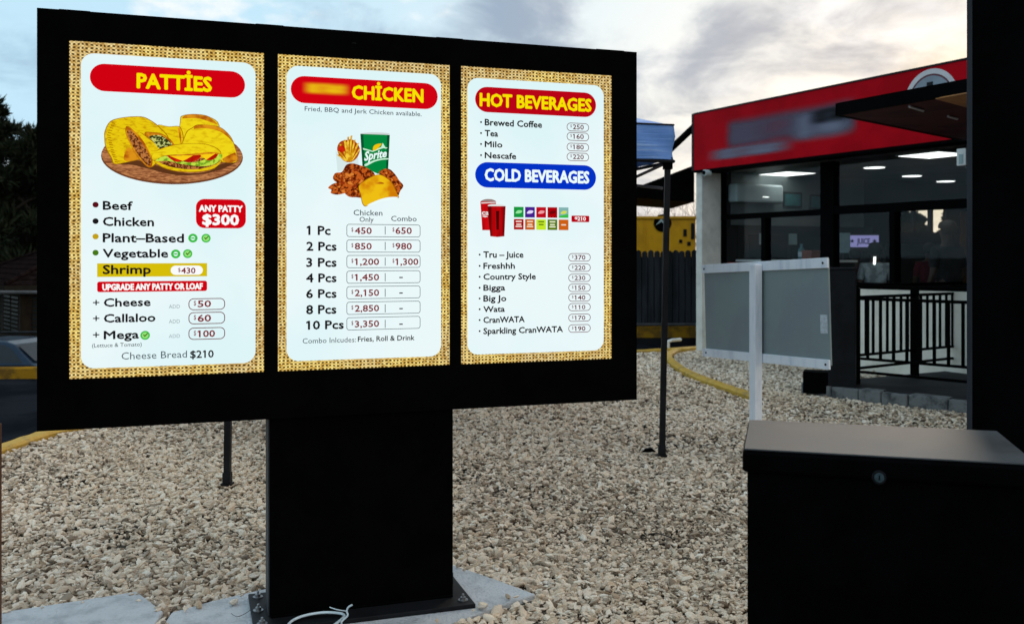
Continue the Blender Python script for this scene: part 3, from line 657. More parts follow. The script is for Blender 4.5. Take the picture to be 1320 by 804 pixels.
M['tomato'] = emi('printed tomato', srgb(210, 40, 16), 1, srgb(170, 20, 8), 40); ec('cheese', 250, 206, 20); ec('shadow', 92, 52, 26); ec('rimdark', 110, 62, 34); ec('crimp', 168, 118, 4)
def ell(cx_, cy_, rx, ry, a0=0, a1=360, n=48, tilt=.012): return [(cx_ + rx*math.cos(R(a)), cy_ + ry*math.sin(R(a)) + tilt*rx*math.cos(R(a))*1.2) for a in np.linspace(a0, a1, n, endpoint=False)]
pl('board_rim', ell(671, 408, 605, 236), 2, 'rimdark', p, fc, False); pl('printed_board', ell(671, 396, 600, 232), 3, 'woodprint', p, fc, False)
pl('board_shade', [(200, 470), (380, 440), (560, 490), (760, 545), (960, 540), (1090, 470), (1220, 455), (1080, 520), (900, 560), (700, 565), (500, 520), (340, 480)], 4, 'shadow', p, fc)
pl('loaf', [(745, 110), (768, 62), (880, 50), (985, 72), (1070, 145), (1040, 330), (750, 330)], 4, 'crust2', p, fc); pl('loaf_top', [(758, 82), (790, 56), (880, 50), (985, 72), (1062, 136), (990, 112), (900, 84), (800, 82)], 5, 'brown', p, fc)
pl('patty', [(540, 152), (640, 155), (742, 165), (756, 320), (600, 360), (480, 320)], 5, 'crust', p, fc); pl('patty_edge', [(722, 165), (742, 165), (752, 290), (742, 292)], 6, 'brown', p, fc, False)
pl('loaf', [(850, 165), (900, 140), (1050, 152), (1130, 200), (1190, 285), (1225, 438), (1150, 456), (1040, 442), (760, 400), (700, 330), (756, 300), (800, 200)], 6, 'crust2', p, fc)
pl('loaf_top', [(858, 176), (872, 146), (960, 138), (1050, 152), (1130, 198), (1190, 285), (1150, 245), (1080, 196), (980, 170), (880, 168)], 7, 'brown', p, fc); pl('loaf_foot', [(1100, 430), (1190, 380), (1214, 380), (1225, 440), (1150, 458)], 7, 'brown', p, fc)
pl('patty', [(105, 190), (150, 112), (250, 80), (400, 70), (480, 100), (560, 160), (640, 260), (560, 340), (470, 420), (385, 430), (195, 470), (160, 420), (112, 330), (100, 250)], 7, 'crust', p, fc)
pl('patty_browning', [(300, 330), (400, 400), (385, 430), (290, 448), (260, 420)], 8, 'brown', p, fc)
for k in range(17):
    t_ = k/16; x = 104 + 8*math.sin(t_*3) + (t_**2)*78 if t_ > .35 else 112 + (.35-t_)*130; y = 120 + t_*330
    pl('crimp', [(x, y-3), (x+30, y+4), (x+30, y+10), (x, y+5)], 8, 'crimp', p, fc, False)
pl('patty_half', [(440, 215), (520, 205), (600, 228), (690, 312), (580, 356), (520, 330)], 8, 'brown', p, fc); pl('filling', [(476, 236), (580, 230), (676, 312), (572, 344), (512, 280)], 9, 'green', p, fc)
pl('patty_half', [(284, 158), (340, 168), (450, 240), (560, 340), (545, 440), (496, 492), (446, 482), (360, 372), (290, 240)], 9, 'crust', p, fc); pl('half_edge', [(284, 158), (330, 172), (430, 280), (500, 420), (496, 492), (446, 482), (355, 372), (288, 240)], 10, 'brown', p, fc)
pl('filling', [(292, 190), (330, 192), (420, 300), (488, 420), (484, 480), (444, 466), (355, 350), (296, 232)], 11, 'meat', p, fc)
pl('sandwich_base', [(540, 440), (600, 500), (740, 533), (900, 534), (1030, 505), (1085, 440), (900, 470)], 10, 'crust', p, fc); pl('sandwich_beef', [(560, 440), (640, 490), (780, 515), (920, 512), (1050, 470), (1060, 430), (800, 420)], 11, 'meat', p, fc)
pl('lettuce_leaf', [(515, 410), (600, 400), (700, 430), (820, 460), (930, 440), (1080, 385), (1095, 420), (1040, 470), (950, 490), (860, 486), (740, 470), (640, 446), (540, 446)], 12, 'lettuce', p, fc)
pl('tomato_slice', [(630, 400), (700, 396), (770, 440), (700, 452)], 13, 'tomato', p, fc); pl('tomato_slice', [(780, 440), (850, 392), (920, 400), (880, 440), (810, 456)], 13, 'tomato', p, fc); pl('tomato_slice', [(960, 400), (1060, 385), (1030, 430), (970, 440)], 13, 'tomato', p, fc)
pl('cheese_slice', [(650, 402), (850, 400), (764, 447)], 14, 'cheese', p, fc, False); pl('cheese_slice', [(915, 395), (1040, 384), (962, 436)], 14, 'cheese', p, fc, False)
pl('sandwich_top', [(500, 402), (560, 352), (700, 312), (900, 300), (1030, 330), (1086, 384), (1000, 374), (860, 388), (700, 392), (600, 402), (520, 440)], 15, 'crust2', p, fc); pl('top_edge', [(700, 394), (860, 384), (1000, 370), (1086, 382), (1000, 384), (860, 398)], 16, 'brown', p, fc)

# chicken, fries, roll and drink
p = S[1]; fc = conv(415, 160, 7.313)
ec('green_cup', 4, 134, 62); ec('green_dark', 4, 84, 44); ec('rim', 206, 212, 214); ec('lemon', 240, 196, 10); ec('swirl', 200, 240, 214)
M['fried'] = emi('printed fried chicken', srgb(196, 92, 28), 1, srgb(88, 24, 6), 95, .42, .58, 5); M['fried2'] = emi('printed crisp chicken', srgb(222, 130, 50), 1, srgb(140, 44, 12), 85, .42, .58, 3); M['roll'] = emi('printed bread roll', srgb(238, 190, 20), 1, srgb(208, 120, 8), 14, .42, .68, 3)
M['fry'] = emi('printed chips', srgb(244, 206, 60), 1, srgb(204, 140, 10), 50); ec('frydark', 170, 70, 20); ec('packet', 214, 232, 232)
pl('fries_packet', [(130, 250), (250, 370), (340, 280), (350, 390), (150, 450)], 2, 'packet', p, fc, False)
pl('cup_rim', ell(503, 92, 139, 14, n=24, tilt=0), 3, 'rim', p, fc, False); pl('green_cup', [(364, 92), (642, 102), (626, 440), (530, 470), (384, 400)], 4, 'green_cup', p, fc, False)
pl('cup_shade', [(364, 92), (392, 93), (404, 400), (384, 398)], 5, 'green_dark', p, fc, False); pl('cup_shade', [(616, 101), (642, 102), (626, 440), (606, 446)], 5, 'green_dark', p, fc, False)
pl('cup_swirl', [(388, 225), (480, 252), (560, 215), (575, 176), (600, 218), (622, 222), (606, 232), (585, 226), (560, 232), (480, 262), (390, 240)], 6, 'swirl', p, fc, False)
pl('lemon', [(482, 246), (492, 204), (530, 186), (564, 186), (540, 218), (510, 244)], 7, 'lemon', p, fc)
co, fs = text_mesh('Sprite', .03); w1 = co[:, 0].max()
q = []
for v in co:
    u = v[0]/w1; hh = v[1]/_cap; q.append(fc(398 + u*212 + hh*12, 345 - u*38 - hh*(82 - 12*u)))
MB().add([(a, .0065-.00035*8, b) for a, b in q], fs).build('cup_lettering', M['titlewhite'], p)
pl('cup_swirl', [(404, 380), (480, 345), (560, 325), (626, 322), (626, 332), (560, 338), (490, 358), (420, 395)], 6, 'swirl', p, fc)
pl('fries_back', [(145, 240), (170, 170), (230, 150), (300, 150), (360, 230), (330, 320), (260, 360), (190, 330)], 3, 'frydark', p, fc)
for (x0, y0, x1, y1) in ((175, 190, 250, 350), (215, 150, 245, 340), (250, 120, 250, 340), (280, 110, 262, 340), (310, 150, 270, 340), (345, 180, 275, 340), (160, 260, 240, 350), (360, 235, 285, 345), (295, 240, 270, 360), (150, 290, 230, 350), (240, 170, 256, 355), (330, 210, 270, 350)):
    pl('chip', [(x0-9, y0), (x0+9, y0-4), (x1+7, y1), (x1-7, y1)], 5 if x0 % 20 else 6, 'fry', p, fc, False)
pl('sausage_slice', [(155, 235), (190, 200), (222, 235), (205, 262), (170, 262)], 7, 'tomato', p, fc)
pl('chicken_piece', [(540, 470), (580, 425), (640, 425), (690, 470), (730, 530), (770, 580), (740, 630), (712, 680), (640, 600)], 7, 'fried', p, fc)
pl('chicken_piece', [(105, 500), (130, 460), (190, 450), (230, 385), (290, 370), (350, 385), (420, 410), (500, 470), (480, 560), (430, 690), (330, 690), (240, 675), (150, 560), (115, 530)], 7, 'fried', p, fc)
pl('chicken_piece', [(60, 600), (100, 565), (170, 550), (240, 590), (235, 640), (150, 665), (85, 650), (90, 620)], 8, 'fried', p, fc)
for k in range(26):
    x, y = random.uniform(170, 440), random.uniform(430, 650)
    if y < 430 + abs(x-300)*.35: continue
    pl('crumb', [(x+random.uniform(14, 34)*math.cos(a), y+random.uniform(9, 20)*math.sin(a)) for a in (0, 1.2, 2.5, 3.8, 5)], 8 + k % 2, 'fried2', p, fc)
for (x, y) in ((110, 600), (160, 585), (200, 620), (620, 460), (660, 520), (700, 570)): pl('crumb', [(x+22*math.cos(a), y+15*math.sin(a)) for a in (0, 1.2, 2.5, 3.8, 5)], 9, 'fried2', p, fc)
pl('bread_roll', [(350, 590), (400, 540), (470, 500), (540, 478), (610, 510), (660, 560), (700, 640), (722, 690), (640, 690), (540, 715), (470, 745), (415, 772), (385, 740), (372, 670)], 10, 'roll', p, fc)
pl('roll_base', [(430, 762), (540, 712), (640, 688), (722, 690), (650, 712), (560, 728), (480, 758)], 11, 'titlewhite', p, fc); pl('roll_crease', [(500, 560), (550, 545), (590, 560), (550, 566)], 11, 'brown', p, fc)

# ------------------------------------------------------------------ cable by the base
def gp(px, py, z=.01): v = onground(px, py, z); return (v.x, v.y, z)
path = smooth_line([gp(372, 806, .006), gp(374, 799, .008), gp(390, 794, .012), (onground(420, 790, .02)), (onground(440, 791, .03)), (onground(446, 786, .05)), onground(453, 779, .07)], 5)
cab = thing('cable', 'loose pale blue cable curling on the base plate in front of the pedestal', 'cable', (path[0][0], path[0][1], 0))
off = Vector((path[0][0], path[0][1], 0))
def ctube(pts, r, name): MB().tube([Vector(q) - off for q in smooth_line([tuple(x) for x in pts], 5)], r, 8).build(name, M['cable'], cab)
ctube([onground(368, 810, .03), onground(376, 800, .03), onground(392, 793, .032), onground(415, 789, .035), onground(436, 789.5, .034), onground(444, 793, .03), onground(436, 801, .03), onground(424, 810, .03)], .0052, 'cable_run')
ctube([onground(446, 812, .026), onground(440, 802, .026), onground(448, 793, .045), onground(447, 787, .06), onground(449, 782, .075), onground(454, 779, .085)], .0036, 'cable_run')
ctube([onground(425, 782, .06), onground(434, 785, .055), onground(446, 787, .045)], .0022, 'cable_core')
wp = [onground(x, y, .012) for x, y in ((320, 767), (327, 766), (333, 768), (332, 774), (327, 781), (318, 789), (306, 794), (298, 790))]
o = MB().tube(smooth_line([tuple(x) for x in wp], 4), .0014, 6).build('wire', M['wire']); tag(o, 'thin grey wire curling over the left corner of the black base plate', 'wire')
# ------------------------------------------------------------------ foreground cabinet and post on the right
M['lockteal'] = pr('tarnished blue lock', (.07, .12, .14), .35, .6, .3, 60)
bx = Vector((.594, 2.46)); ex = Vector((.612, -.172)).normalized(); ang = math.atan2(ex.y, ex.x)
bin_ = thing('metal_cabinet', 'black metal cabinet with dusty overhanging lid and round lock, close at the right', 'cabinet', (bx.x, bx.y, 0), ang)
W_, D_, HT = .690, .455, .90
box('body', (.012, .014, .0), (W_-.012, D_-.012, HT-.006), M['black'], bin_, .004)
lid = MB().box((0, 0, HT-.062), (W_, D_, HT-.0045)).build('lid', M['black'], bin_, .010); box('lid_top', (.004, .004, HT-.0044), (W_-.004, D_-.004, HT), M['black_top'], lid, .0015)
lk = MB().cyl((0, 0, 0), .017, .006, 24, 'y').build('lock', M['charcoal'], bin_, loc=(.330, -.0062, HT-.052)); 
MB().cyl((0, 0, 0), .0115, .004, 20, 'y').build('lock_barrel', M['lockteal'], lk, loc=(0, -.004, 0)); box('keyhole', (-.0015, -.0046, -.006), (.0015, -.0041, .006), M['black'], lk)
post = thing('black_post', 'tall black steel post rising past the top edge behind the metal cabinet', 'post', (1.482, 3.1, 0), R(-25.2))
box('post_shaft', (0, 0, .015), (.55, .3, 4.2), M['black'], post, .012)
box('lit_edge_strip', (-.004, -.0045, .016), (.012, -.0005, 4.19), M['slate'], post); box('foot_plate', (-.05, -.06, -.02), (.62, .36, .0145), M['charcoal'], post, .003)  # paler strip paints the light caught along the post's left edge
bp = MB().box((0, 0, 0), (.07, .07, .83)).build('timber_post', M['brownpost'], bevel=.006, loc=(-1.800, 3.17, 0)); tag(bp, 'short reddish brown timber post at the left edge of the gravel', 'post')

# ------------------------------------------------------------------ blue gazebo behind the board
GA = Vector((1.04, 6.62)); GBv = Vector((-1.73, 5.80)); gd = (GBv-GA).normalized(); gl_ = (GBv-GA).length; gn_ = Vector((-.284, .959))
gz = thing('gazebo', 'blue folding gazebo on thin dark legs behind the menu board', 'gazebo', (GA.x, GA.y, 0))
def G3(u, v, z): q = gd*u + gn_*v; return Vector((q.x, q.y, z))
D3 = 2.9
for u, v, lx, ly in ((0, 0, .04, 0), (gl_, 0, .02, .0), (0, D3, 0, 0), (gl_, D3, 0, 0)):
    a = G3(u, v, 0); b = G3(u, v, 2.04); b.x += lx
    lg = MB(); q = .019
    rt = [(-q, -q), (q, -q), (q, q), (-q, q)]
    lg.add([(a.x+i, a.y+j, .01) for i, j in rt] + [(b.x+i, b.y+j, 2.04) for i, j in rt], [(0, 3, 2, 1), (4, 5, 6, 7), (0, 1, 5, 4), (1, 2, 6, 5), (2, 3, 7, 6), (3, 0, 4, 7)])
    leg = lg.build('leg', M['charcoal'], gz)
    MB().box((-.032, -.032, 0), (.032, .032, .012)).box((-.024, -.024, .012), (.024, .024, .075)).build('leg_foot', M['charcoal'], leg, loc=(a.x, a.y, .003))
    MB().box((-.030, -.030, 1.99), (.030, .030, 2.07)).build('leg_bracket', M['black'], leg, loc=(b.x, b.y, 0))
zt = 2.29; zv = 2.055; o_ = .035; cs = [G3(-o_, -o_, 0), G3(gl_+o_, -o_, 0), G3(gl_+o_, D3+o_, 0), G3(-o_, D3+o_, 0)]; cs = [c_ + Vector((.035, 0, 0)) for c_ in cs]
mid = sum(cs, Vector())/4
cv = MB(); ring = []
for i in range(4):
    for t in np.linspace(0, 1, 8, endpoint=False):
        q = cs[i].lerp(cs[(i+1) % 4], t); ring.append(q)
R1 = [Vector((q.x, q.y, zt - .010*math.sin(math.pi*((k % 8)/8)))) for k, q in enumerate(ring)]; R2 = [Vector((mid.x+(q.x-mid.x)*.5, mid.y+(q.y-mid.y)*.5, 2.56)) for q in ring]
cv.add(R1 + R2 + [Vector((mid.x, mid.y, 2.86))], [(k, (k+1) % 32, 32+(k+1) % 32, 32+k) for k in range(32)] + [(32+k, 32+(k+1) % 32, 64) for k in range(32)], True)
cv.build('canopy', M['bluetent'], gz)
va = MB(); rows = []
fine_ring = [cs[i].lerp(cs[(i+1) % 4], t) for i in range(4) for t in np.linspace(0, 1, 60, endpoint=False)]
for j, z in enumerate(np.linspace(zt, zv, 7)):
    rows += [Vector((q.x, q.y, z)) + (q-mid).normalized()*(.006*math.sin(k*.9 + j)*min(j, 2) + .002*j*math.sin(k*.37)) for k, q in enumerate(fine_ring)]
nn = 240; va.add(rows, [(j*nn+k, j*nn+(k+1) % nn, (j+1)*nn+(k+1) % nn, (j+1)*nn+k) for j in range(6) for k in range(nn)], True)
v_ = va.build('valance', M['bluetent'], gz)
MB().tube([c_ + Vector((0, 0, zt+.004)) for c_ in cs] + [cs[0] + Vector((0, 0, zt+.004))], .007, 6).build('hem_cord', M['charcoal'], v_)
MB().tube([c_*1 + Vector((0, 0, zv-.012)) for c_ in cs] + [cs[0] + Vector((0, 0, zv-.012))], .012, 6).build('eave_bar', M['charcoal'], gz)
for (u0, v0), (u1, v1) in (((0, 0), (gl_, 0)), ((gl_, 0), (gl_, D3)), ((gl_, D3), (0, D3)), ((0, D3), (0, 0))):
    for (t0, z0), (t1, z1) in (((0, 2.02), (.5, 1.86)), ((.5, 2.02), (0, 1.86)), ((.5, 1.86), (1, 2.02)), ((.5, 2.02), (1, 1.86))):
        a = G3(u0+(u1-u0)*t0, v0+(v1-v0)*t0, z0+.0); b = G3(u0+(u1-u0)*t1, v0+(v1-v0)*t1, z1+.0)
        if v0 == v1 == 0: continue      # the board-side bars are folded up under the valance
        MB().tube([a, b], .011, 6).build('truss_bar', M['tentunder'], gz)
c_ = onground(836, 582, .02)
tw_ = [onground(x, y, .022) for x, y in ((836, 688), (846, 687), (856, 689), (866, 693))]
o = MB().tube(smooth_line([tuple(v) for v in tw_], 4), .0035, 5).build('twig', M['bark']); tag(o, 'thin dark twig lying on the gravel right of the pedestal', 'twig')
st = MB()
for k in range(5):
    a = k*1.3; st.xprism([(-.055+.012*k, 0), (.05, .004), (.02, .028), (-.03, .02)], -.02+.008*k, -.012+.008*k)
st.build('strap_scrap', M['black'], None, 0, c_); tag(bpy.data.objects['strap_scrap'], 'scrap of black strap on the gravel left of the gazebo leg foot', 'strap')

# ------------------------------------------------------------------ back of a board sign on a white post
pz = Vector((1.66, 6.50)); pd = Vector((1.93-1.42, 5.82-7.17)).normalized()
sg = thing('board_sign', 'back of a grey green board sign edged in white on a white post', 'sign', (pz.x, pz.y, 0), math.atan2(pd.y, pd.x))
# local x runs towards the camera along the panel, local -y faces the camera
zt_, zb_ = 1.4-15.5*5.82/1230+.012, 1.4-152*5.82/1230
L0, L1 = -.705, .700
TM = Matrix.Translation((0, 0, 1)) @ Matrix.Rotation(R(-2.4), 4, 'Y') @ Matrix.Translation((0, 0, -1))
def sheetbox(nm, a, b, mat, bev=0): o = box(nm, a, b, M[mat], sg, bev); o.matrix_local = TM; return o
sheetbox('panel', (L0, .045, .69), (L1, .057, 1.345), 'panel')
sheetbox('top_strip', (L0-.02, .032, 1.288), (L1+.01, .0445, 1.352), 'white_paint', .002); sheetbox('bottom_strip', (L0-.03, .032, .665), (L1+.0, .0445, .725), 'white_paint', .002)
for x in (L0+.02, L1-.03):
    for z in (1.320, .695): MB().cyl((x, .0315, z), .007, -.004, 10, 'y').build('screw', M['charcoal'], sg).matrix_local = TM
sheetbox('sticker', (L1-.085, .0435, .885), (L1-.018, .0448, 1.0), 'label')
MB().box((-.036, -.030, .005), (.036, .0285, 1.335)).build('post', M['white_paint'], sg, .006)

# ------------------------------------------------------------------ the shop
FA = Vector((2.68, 13.9)); FD = Vector((.4722, -.8815)); FN = Vector((.8815, .4722))
def fac(px, py, y=0):                    # sight line onto the shop's front: (along, height)
    return U(px, py, Vector((FA.x, FA.y)) + FN*y, FD)
sh = thing('shop', 'takeaway shop with red fascia, black framed glazing and lit ceiling', 'shop', (FA.x, FA.y, 0), math.atan2(FD.y, FD.x))
LEN = 8.2; DEP = 8.4
def sb(nm, a, b, mat, par=sh, bev=0): return box(nm, a, b, M[mat], par, bev)
fas = sb('fascia', (0, -.04, 2.62), (LEN, .22, 3.43), 'red')
sb('fascia_edge', (-.045, -.045, 2.615), (-.001, .24, 3.445), 'charcoal', fas); sb('fascia_top_trim', (0, -.048, 3.4305), (LEN, .22, 3.452), 'charcoal', fas); sb('fascia_bottom_trim', (0, -.046, 2.585), (LEN, .22, 2.6195), 'black', fas)
def pr_soft(nm, inner, f=.25):
    m, o, c = softpatch(nm, (1, 1, 1), (0, 0, 0), f); p = N('ShaderNodeBsdfPrincipled'); p.inputs['Base Color'].default_value = (*inner, 1); p.inputs['Roughness'].default_value = .5; p.inputs['Specular IOR Level'].default_value = .08
    tr = N('ShaderNodeBsdfTransparent'); mx = N('ShaderNodeMixShader'); L(c, mx.inputs[0]); L(tr.outputs[0], mx.inputs[1]); L(p.outputs[0], mx.inputs[2]); L(mx.outputs[0], o.inputs[0]); return m
M['fsmear'] = pr_soft('smeared grey lettering', (.12, .10, .15), .10); M['fsmear2'] = pr_soft('smeared pale lettering', (.20, .21, .29), .3); M['fsmear3'] = pr_soft('smeared dark lettering', (.012, .012, .016), .35)
for x0, x1, z0, z1, mt, y in ((935, 1112, 2.80, 3.30, 'fsmear', -.0405), (910, 1032, 2.70, 2.90, 'fsmear2', -.0412), (1015, 1112, 2.78, 3.24, 'fsmear2', -.0418), (1040, 1115, 2.98, 3.22, 'fsmear3', -.0424)):
    a, b = fac(x0, 0)[0], fac(x1, 0)[0]; MB().sheet([(a, z0), (b, z0), (b, z1), (a, z1)], y).build('smeared_lettering', M[mt], fas)
lx, lz = fac(1203, 131); lz = 3.07
def ring(nm, r0, r1, y, mat, n=48):
    vs = [(lx+r*math.cos(2*math.pi*k/n), y, lz+r*math.sin(2*math.pi*k/n)) for r in (r0, r1) for k in range(n)]
    return MB().add(vs, [(k, n+k, n+(k+1) % n, (k+1) % n)[::-1] for k in range(n)]).build(nm, mat, fas)
M['emblem'] = pr('grey blue emblem', (.22, .27, .33), .4, 0, .1, 4); M['emblemw'] = pr('white emblem ring', (.62, .60, .62), .4, 0, .05, 4); M['emblemr'] = pr('dark red emblem ring', (.10, .01, .02), .4)
ring('emblem_ring', .285, .34, -.0425, M['emblemw']); ring('emblem_dark_ring', .265, .285, -.042, M['emblemr']); ring('emblem_face', .0005, .265, -.0415, M['emblem'])
sb('emblem_mark', (lx-.05, -.0435, lz+.14), (lx+.03, -.0427, lz+.20), 'charcoal', fas)
sb('roof', (-.02, .221, 3.12), (LEN, DEP, 3.36), 'charcoal')
sb('corner_wall', (-.02, .02, -.05), (.11, .3, 2.584), 'wall')
def dep(px): a = (px - CX)/F; return (a*FA.y - FA.x)/(FN.x - a*FN.y)          # where a sight line meets the wall running back from the corner
def dz_(px, py): return CH + (HY - py)/F*(FA.y + FN.y*dep(px))
GY = .32                                   # the glazing stands back under the fascia
def gx(px): return fac(px, 0, GY+.1)[0]
def gz_(px, py): return fac(px, py, GY+.1)[1]
T0, T1 = gz_(1000, 280.2), gz_(1000, 273.2)
wins = [(dep(a), dep(b)) for a, b in ((1144, 1148), (1157, 1175), (1178.5, 1196.5), (1200.5, 1217))]; wz0, wz1 = dz_(1180, 299), dz_(1180, 265)
ed_ = [.301] + [v for a in wins for v in a] + [DEP]
swl = MB().box((-.018, .301, -.05), (.04, DEP, wz0)).box((-.018, .301, wz1), (.04, DEP, 3.1))
for k in range(0, len(ed_), 2): swl.box((-.018, ed_[k], wz0), (.04, ed_[k+1], wz1))
swl = swl.build('side_wall', M['charcoal'], sh)
for a, b in wins: sb('back_window', (.005, a, wz0), (.011, b, wz1), 'glass')
sb('pale_lining', (.0405, .62, 1.84), (.05, 3.40, 2.619), 'inwall')
sb('wall_band', (.0405, 3.9, wz0-.40), (.05, 5.6, wz0-.2), 'inmid'); sb('ochre_panel', (.0405, dep(1235), .9), (.052, dep(1262), 2.15), 'orange')
sb('corner_return', (-.02, .3005, -.05), (.11, GY+.12, 2.584), 'wall')
sb('dado_wall', (.111, GY+.01, -.05), (LEN, GY+.21, 1.02), 'cream')
sb('window_sill', (.111, GY-.02, 1.021), (LEN, GY+.22, 1.055), 'black')
J0, J1 = .111, gx(927); P0_, P1_ = gx(1061), gx(1078); Q0, Q1 = gx(984.5), gx(990); R0, R1 = gx(1150), gx(1157)
for x0, x1, z1 in ((J0, J1, 2.584), (P0_, P1_, 2.584), (Q0, Q1, T0-.001), (R0, R1, T0-.001), (R1+1.0, R1+1.1, T0-.001), (5.9, 6.02, 2.584), (7.3, 7.4, 2.584)):
    sb('mullion', (x0, GY+.05, 1.056), (x1, GY+.16, z1), 'black')
sb('transom', (J1+.001, GY+.055, T0), (P0_-.001, GY+.155, T1), 'black'); sb('transom', (P1_+.001, GY+.055, T0), (5.899, GY+.155, T1+.03), 'black')
for x0, x1, z0, z1 in ((J1, Q0, 1.056, T0), (Q1, P0_, 1.056, T0), (J1, P0_, T1, 2.584), (P1_, R0, 1.056, T0), (R1, R1+1.0, 1.056, T0), (R1+1.1, 5.9, 1.056, T0), (P1_, 5.9, T1+.03, 2.584), (6.02, 7.3, 1.056, 2.584)):
    sb('pane', (x0+.002, GY+.10, z0+.002), (x1-.002, GY+.106, z1-.002), 'glass')
sb('ceiling', (.041, .221, 2.62), (LEN, DEP, 2.66), 'ceiling')
sb('interior_floor', (.041, GY+.211, .02), (LEN, DEP, .05), 'inmid')
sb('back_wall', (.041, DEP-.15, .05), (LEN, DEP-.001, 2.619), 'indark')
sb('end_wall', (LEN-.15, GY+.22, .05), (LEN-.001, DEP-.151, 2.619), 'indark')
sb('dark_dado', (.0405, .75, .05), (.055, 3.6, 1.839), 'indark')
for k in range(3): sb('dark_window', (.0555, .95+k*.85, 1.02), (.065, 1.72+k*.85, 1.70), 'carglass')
for k, a in enumerate((1.15, 1.75)): sb('notice', (.066, a, 1.55), (.070, a+.17, 1.72), 'paper')
for a, b, z0, z1 in ((dep(1006), dep(1030), 2.12, 2.36), (dep(1040), dep(1056), 2.10, 2.34)):
    f_ = sb('picture_frame', (.0505, a, z0), (.065, b, z1), 'inmid'); sb('picture', (.0655, a+.03, z0+.03), (.067, b-.03, z1-.03), 'teal', f_)
# lights in the ceiling
Zc = 2.6195
def ceil_at(px, py): Y = (Zc-CH)*F/(HY-py); v = Vector(((px-CX)/F*Y, Y)) - Vector((FA.x, FA.y)); return v.dot(FD), v.dot(FN)
for px, py in ((1015, 223), (1092, 233.5), (1204, 198.5), (1150, 244)):
    u, v = ceil_at(px, py); f_ = MB()
    lt = box('ceiling_light', (u-.31, v-.31, 2.604), (u+.31, v+.31, 2.6195), M['acwhite'], sh)
    for i in range(4): box('diffuser', (u-.29+.148*i, v-.28, 2.6005), (u-.29+.148*i+.13, v+.28, 2.6035), M['lamp'], lt)
for px, py in ((1127, 214.5), (1175.5, 225.5), (1219, 232.5)):
    u, v = ceil_at(px, py); dl = MB().cyl((u, v, 2.600), .155, .0195, 28).build('downlight', M['acwhite'], sh); MB().cyl((u, v, 2.597), .14, .0028, 28).build('diffuser', M['lamp'], dl)
for px, py in ((973, 222), (1060, 234), (1247, 215)):
    u, v = ceil_at(px, py); MB().cyl((u, v, 2.6), .03, .0195, 12).build('smoke_detector', M['acwhite'], sh)
# things standing or hanging inside, placed in the shop's own frame
def W(u, v, z=0): q = Vector((FA.x, FA.y)) + FD*u + FN*v; return Vector((q.x, q.y, z))
sa_ = math.atan2(FD.y, FD.x)
ac = thing('air_conditioner', 'white split air conditioner high on the wall inside the left window', 'air conditioner', W(.05, dep(935), 2.17), sa_)
box('ac_body', (.001, 0, 0), (.20, .92, .27), M['acwhite'], ac, .03); box('ac_flap', (.03, .05, -.008), (.195, .87, -.001), M['inmid'], ac); box('ac_light', (.2005, .5, .08), (.203, .62, .088), M['lamp'], ac)
cam_ = thing('security_camera', 'small white dome camera under the left end of the red fascia', 'security camera', W(.33, -.02, 2.56), sa_)
MB().tube([(0, 0, 0), (0, -.10, 0)], .045, 16).build('camera_body', M['acwhite'], cam_); MB().tube([(0, -.101, 0), (0, -.115, 0)], .03, 16).build('camera_lens', M['black'], cam_); MB().tube([(0, 0, .0), (0, .03, .02), (.3, .03, .03)], .012, 8).build('camera_arm', M['black'], cam_)
u_, z_ = fac(1240, 204)
sn = thing('wall_sensor', 'small white box hanging below the fascia beside the black post', 'sensor', W(u_, .0, z_-.08), sa_); box('sensor_box', (-.05, -.02, 0), (.06, .05, .18), M['counter'], sn, .006); box('sensor_face', (-.02, -.024, .02), (.03, -.0205, .12), M['paper'], sn)
ct = thing('added_counter', 'added dark counter whose thin white top imitates a reflection in the left window', 'counter', W(.20, .62, .05), sa_)
box('counter_body', (0, 0, 0), (1.85, .36, 1.245), M['indark'], ct); box('reflection_edge', (-.03, -.02, 1.246), (1.88, .38, 1.276), M['counter'], ct, .004)  # white top edge imitates a bright reflection in the window glass
lb = thing('light_box', 'small lavender light box with dark lettering and two stars inside', 'light box', at(1113, 318.5, 13.4), sa_+R(52))
M['lavender'] = emi('lavender light box', srgb(132, 128, 178), 1.0); M['lbink'] = pr('light box ink', (.03, .02, .09), .5)
box('box_body', (-.22, .012, -.01), (.22, .12, .19), M['indark'], lb); box('box_face', (-.205, .004, 0), (.205, .0118, .165), M['lavender'], lb)
put_text('JUICE', -.085, .085, .045, .12, 0, M['lbink'], lb, .02, 'lettering', y=.0032)
for sx in (-.15, .15):
    MB().sheet([(sx+r*math.cos(R(90+36*k)), .085+r*math.sin(R(90+36*k))) for k in range(10) for r in [(.033 if k % 2 == 0 else .014)]][::1], .0032).build('star', M['lbink'], lb)
mc = thing('drink_machine', 'dark drink machine under the lavender light box', 'machine', (lb.location.x, lb.location.y, .05), sa_+R(52))
box('machine_body', (-.30, .03, 0), (.30, .6, 1.445), M['indark'], mc, .01); box('machine_door', (-.26, .012, .75), (.26, .0295, 1.40), M['carglass'], mc); box('machine_tray', (-.2, -.05, .68), (.2, .0295, .72), M['inmid'], mc)
nt_ = at(1086.5, 326, 13.3); o = box('notice_sheet', (-.10, 0, 0), (.10, .004, .28), M['paper']); o.location = nt_; o.rotation_euler = (0, 0, sa_+R(52)); tag(o, 'pale blue notice sheet left of the lavender light box', 'notice')
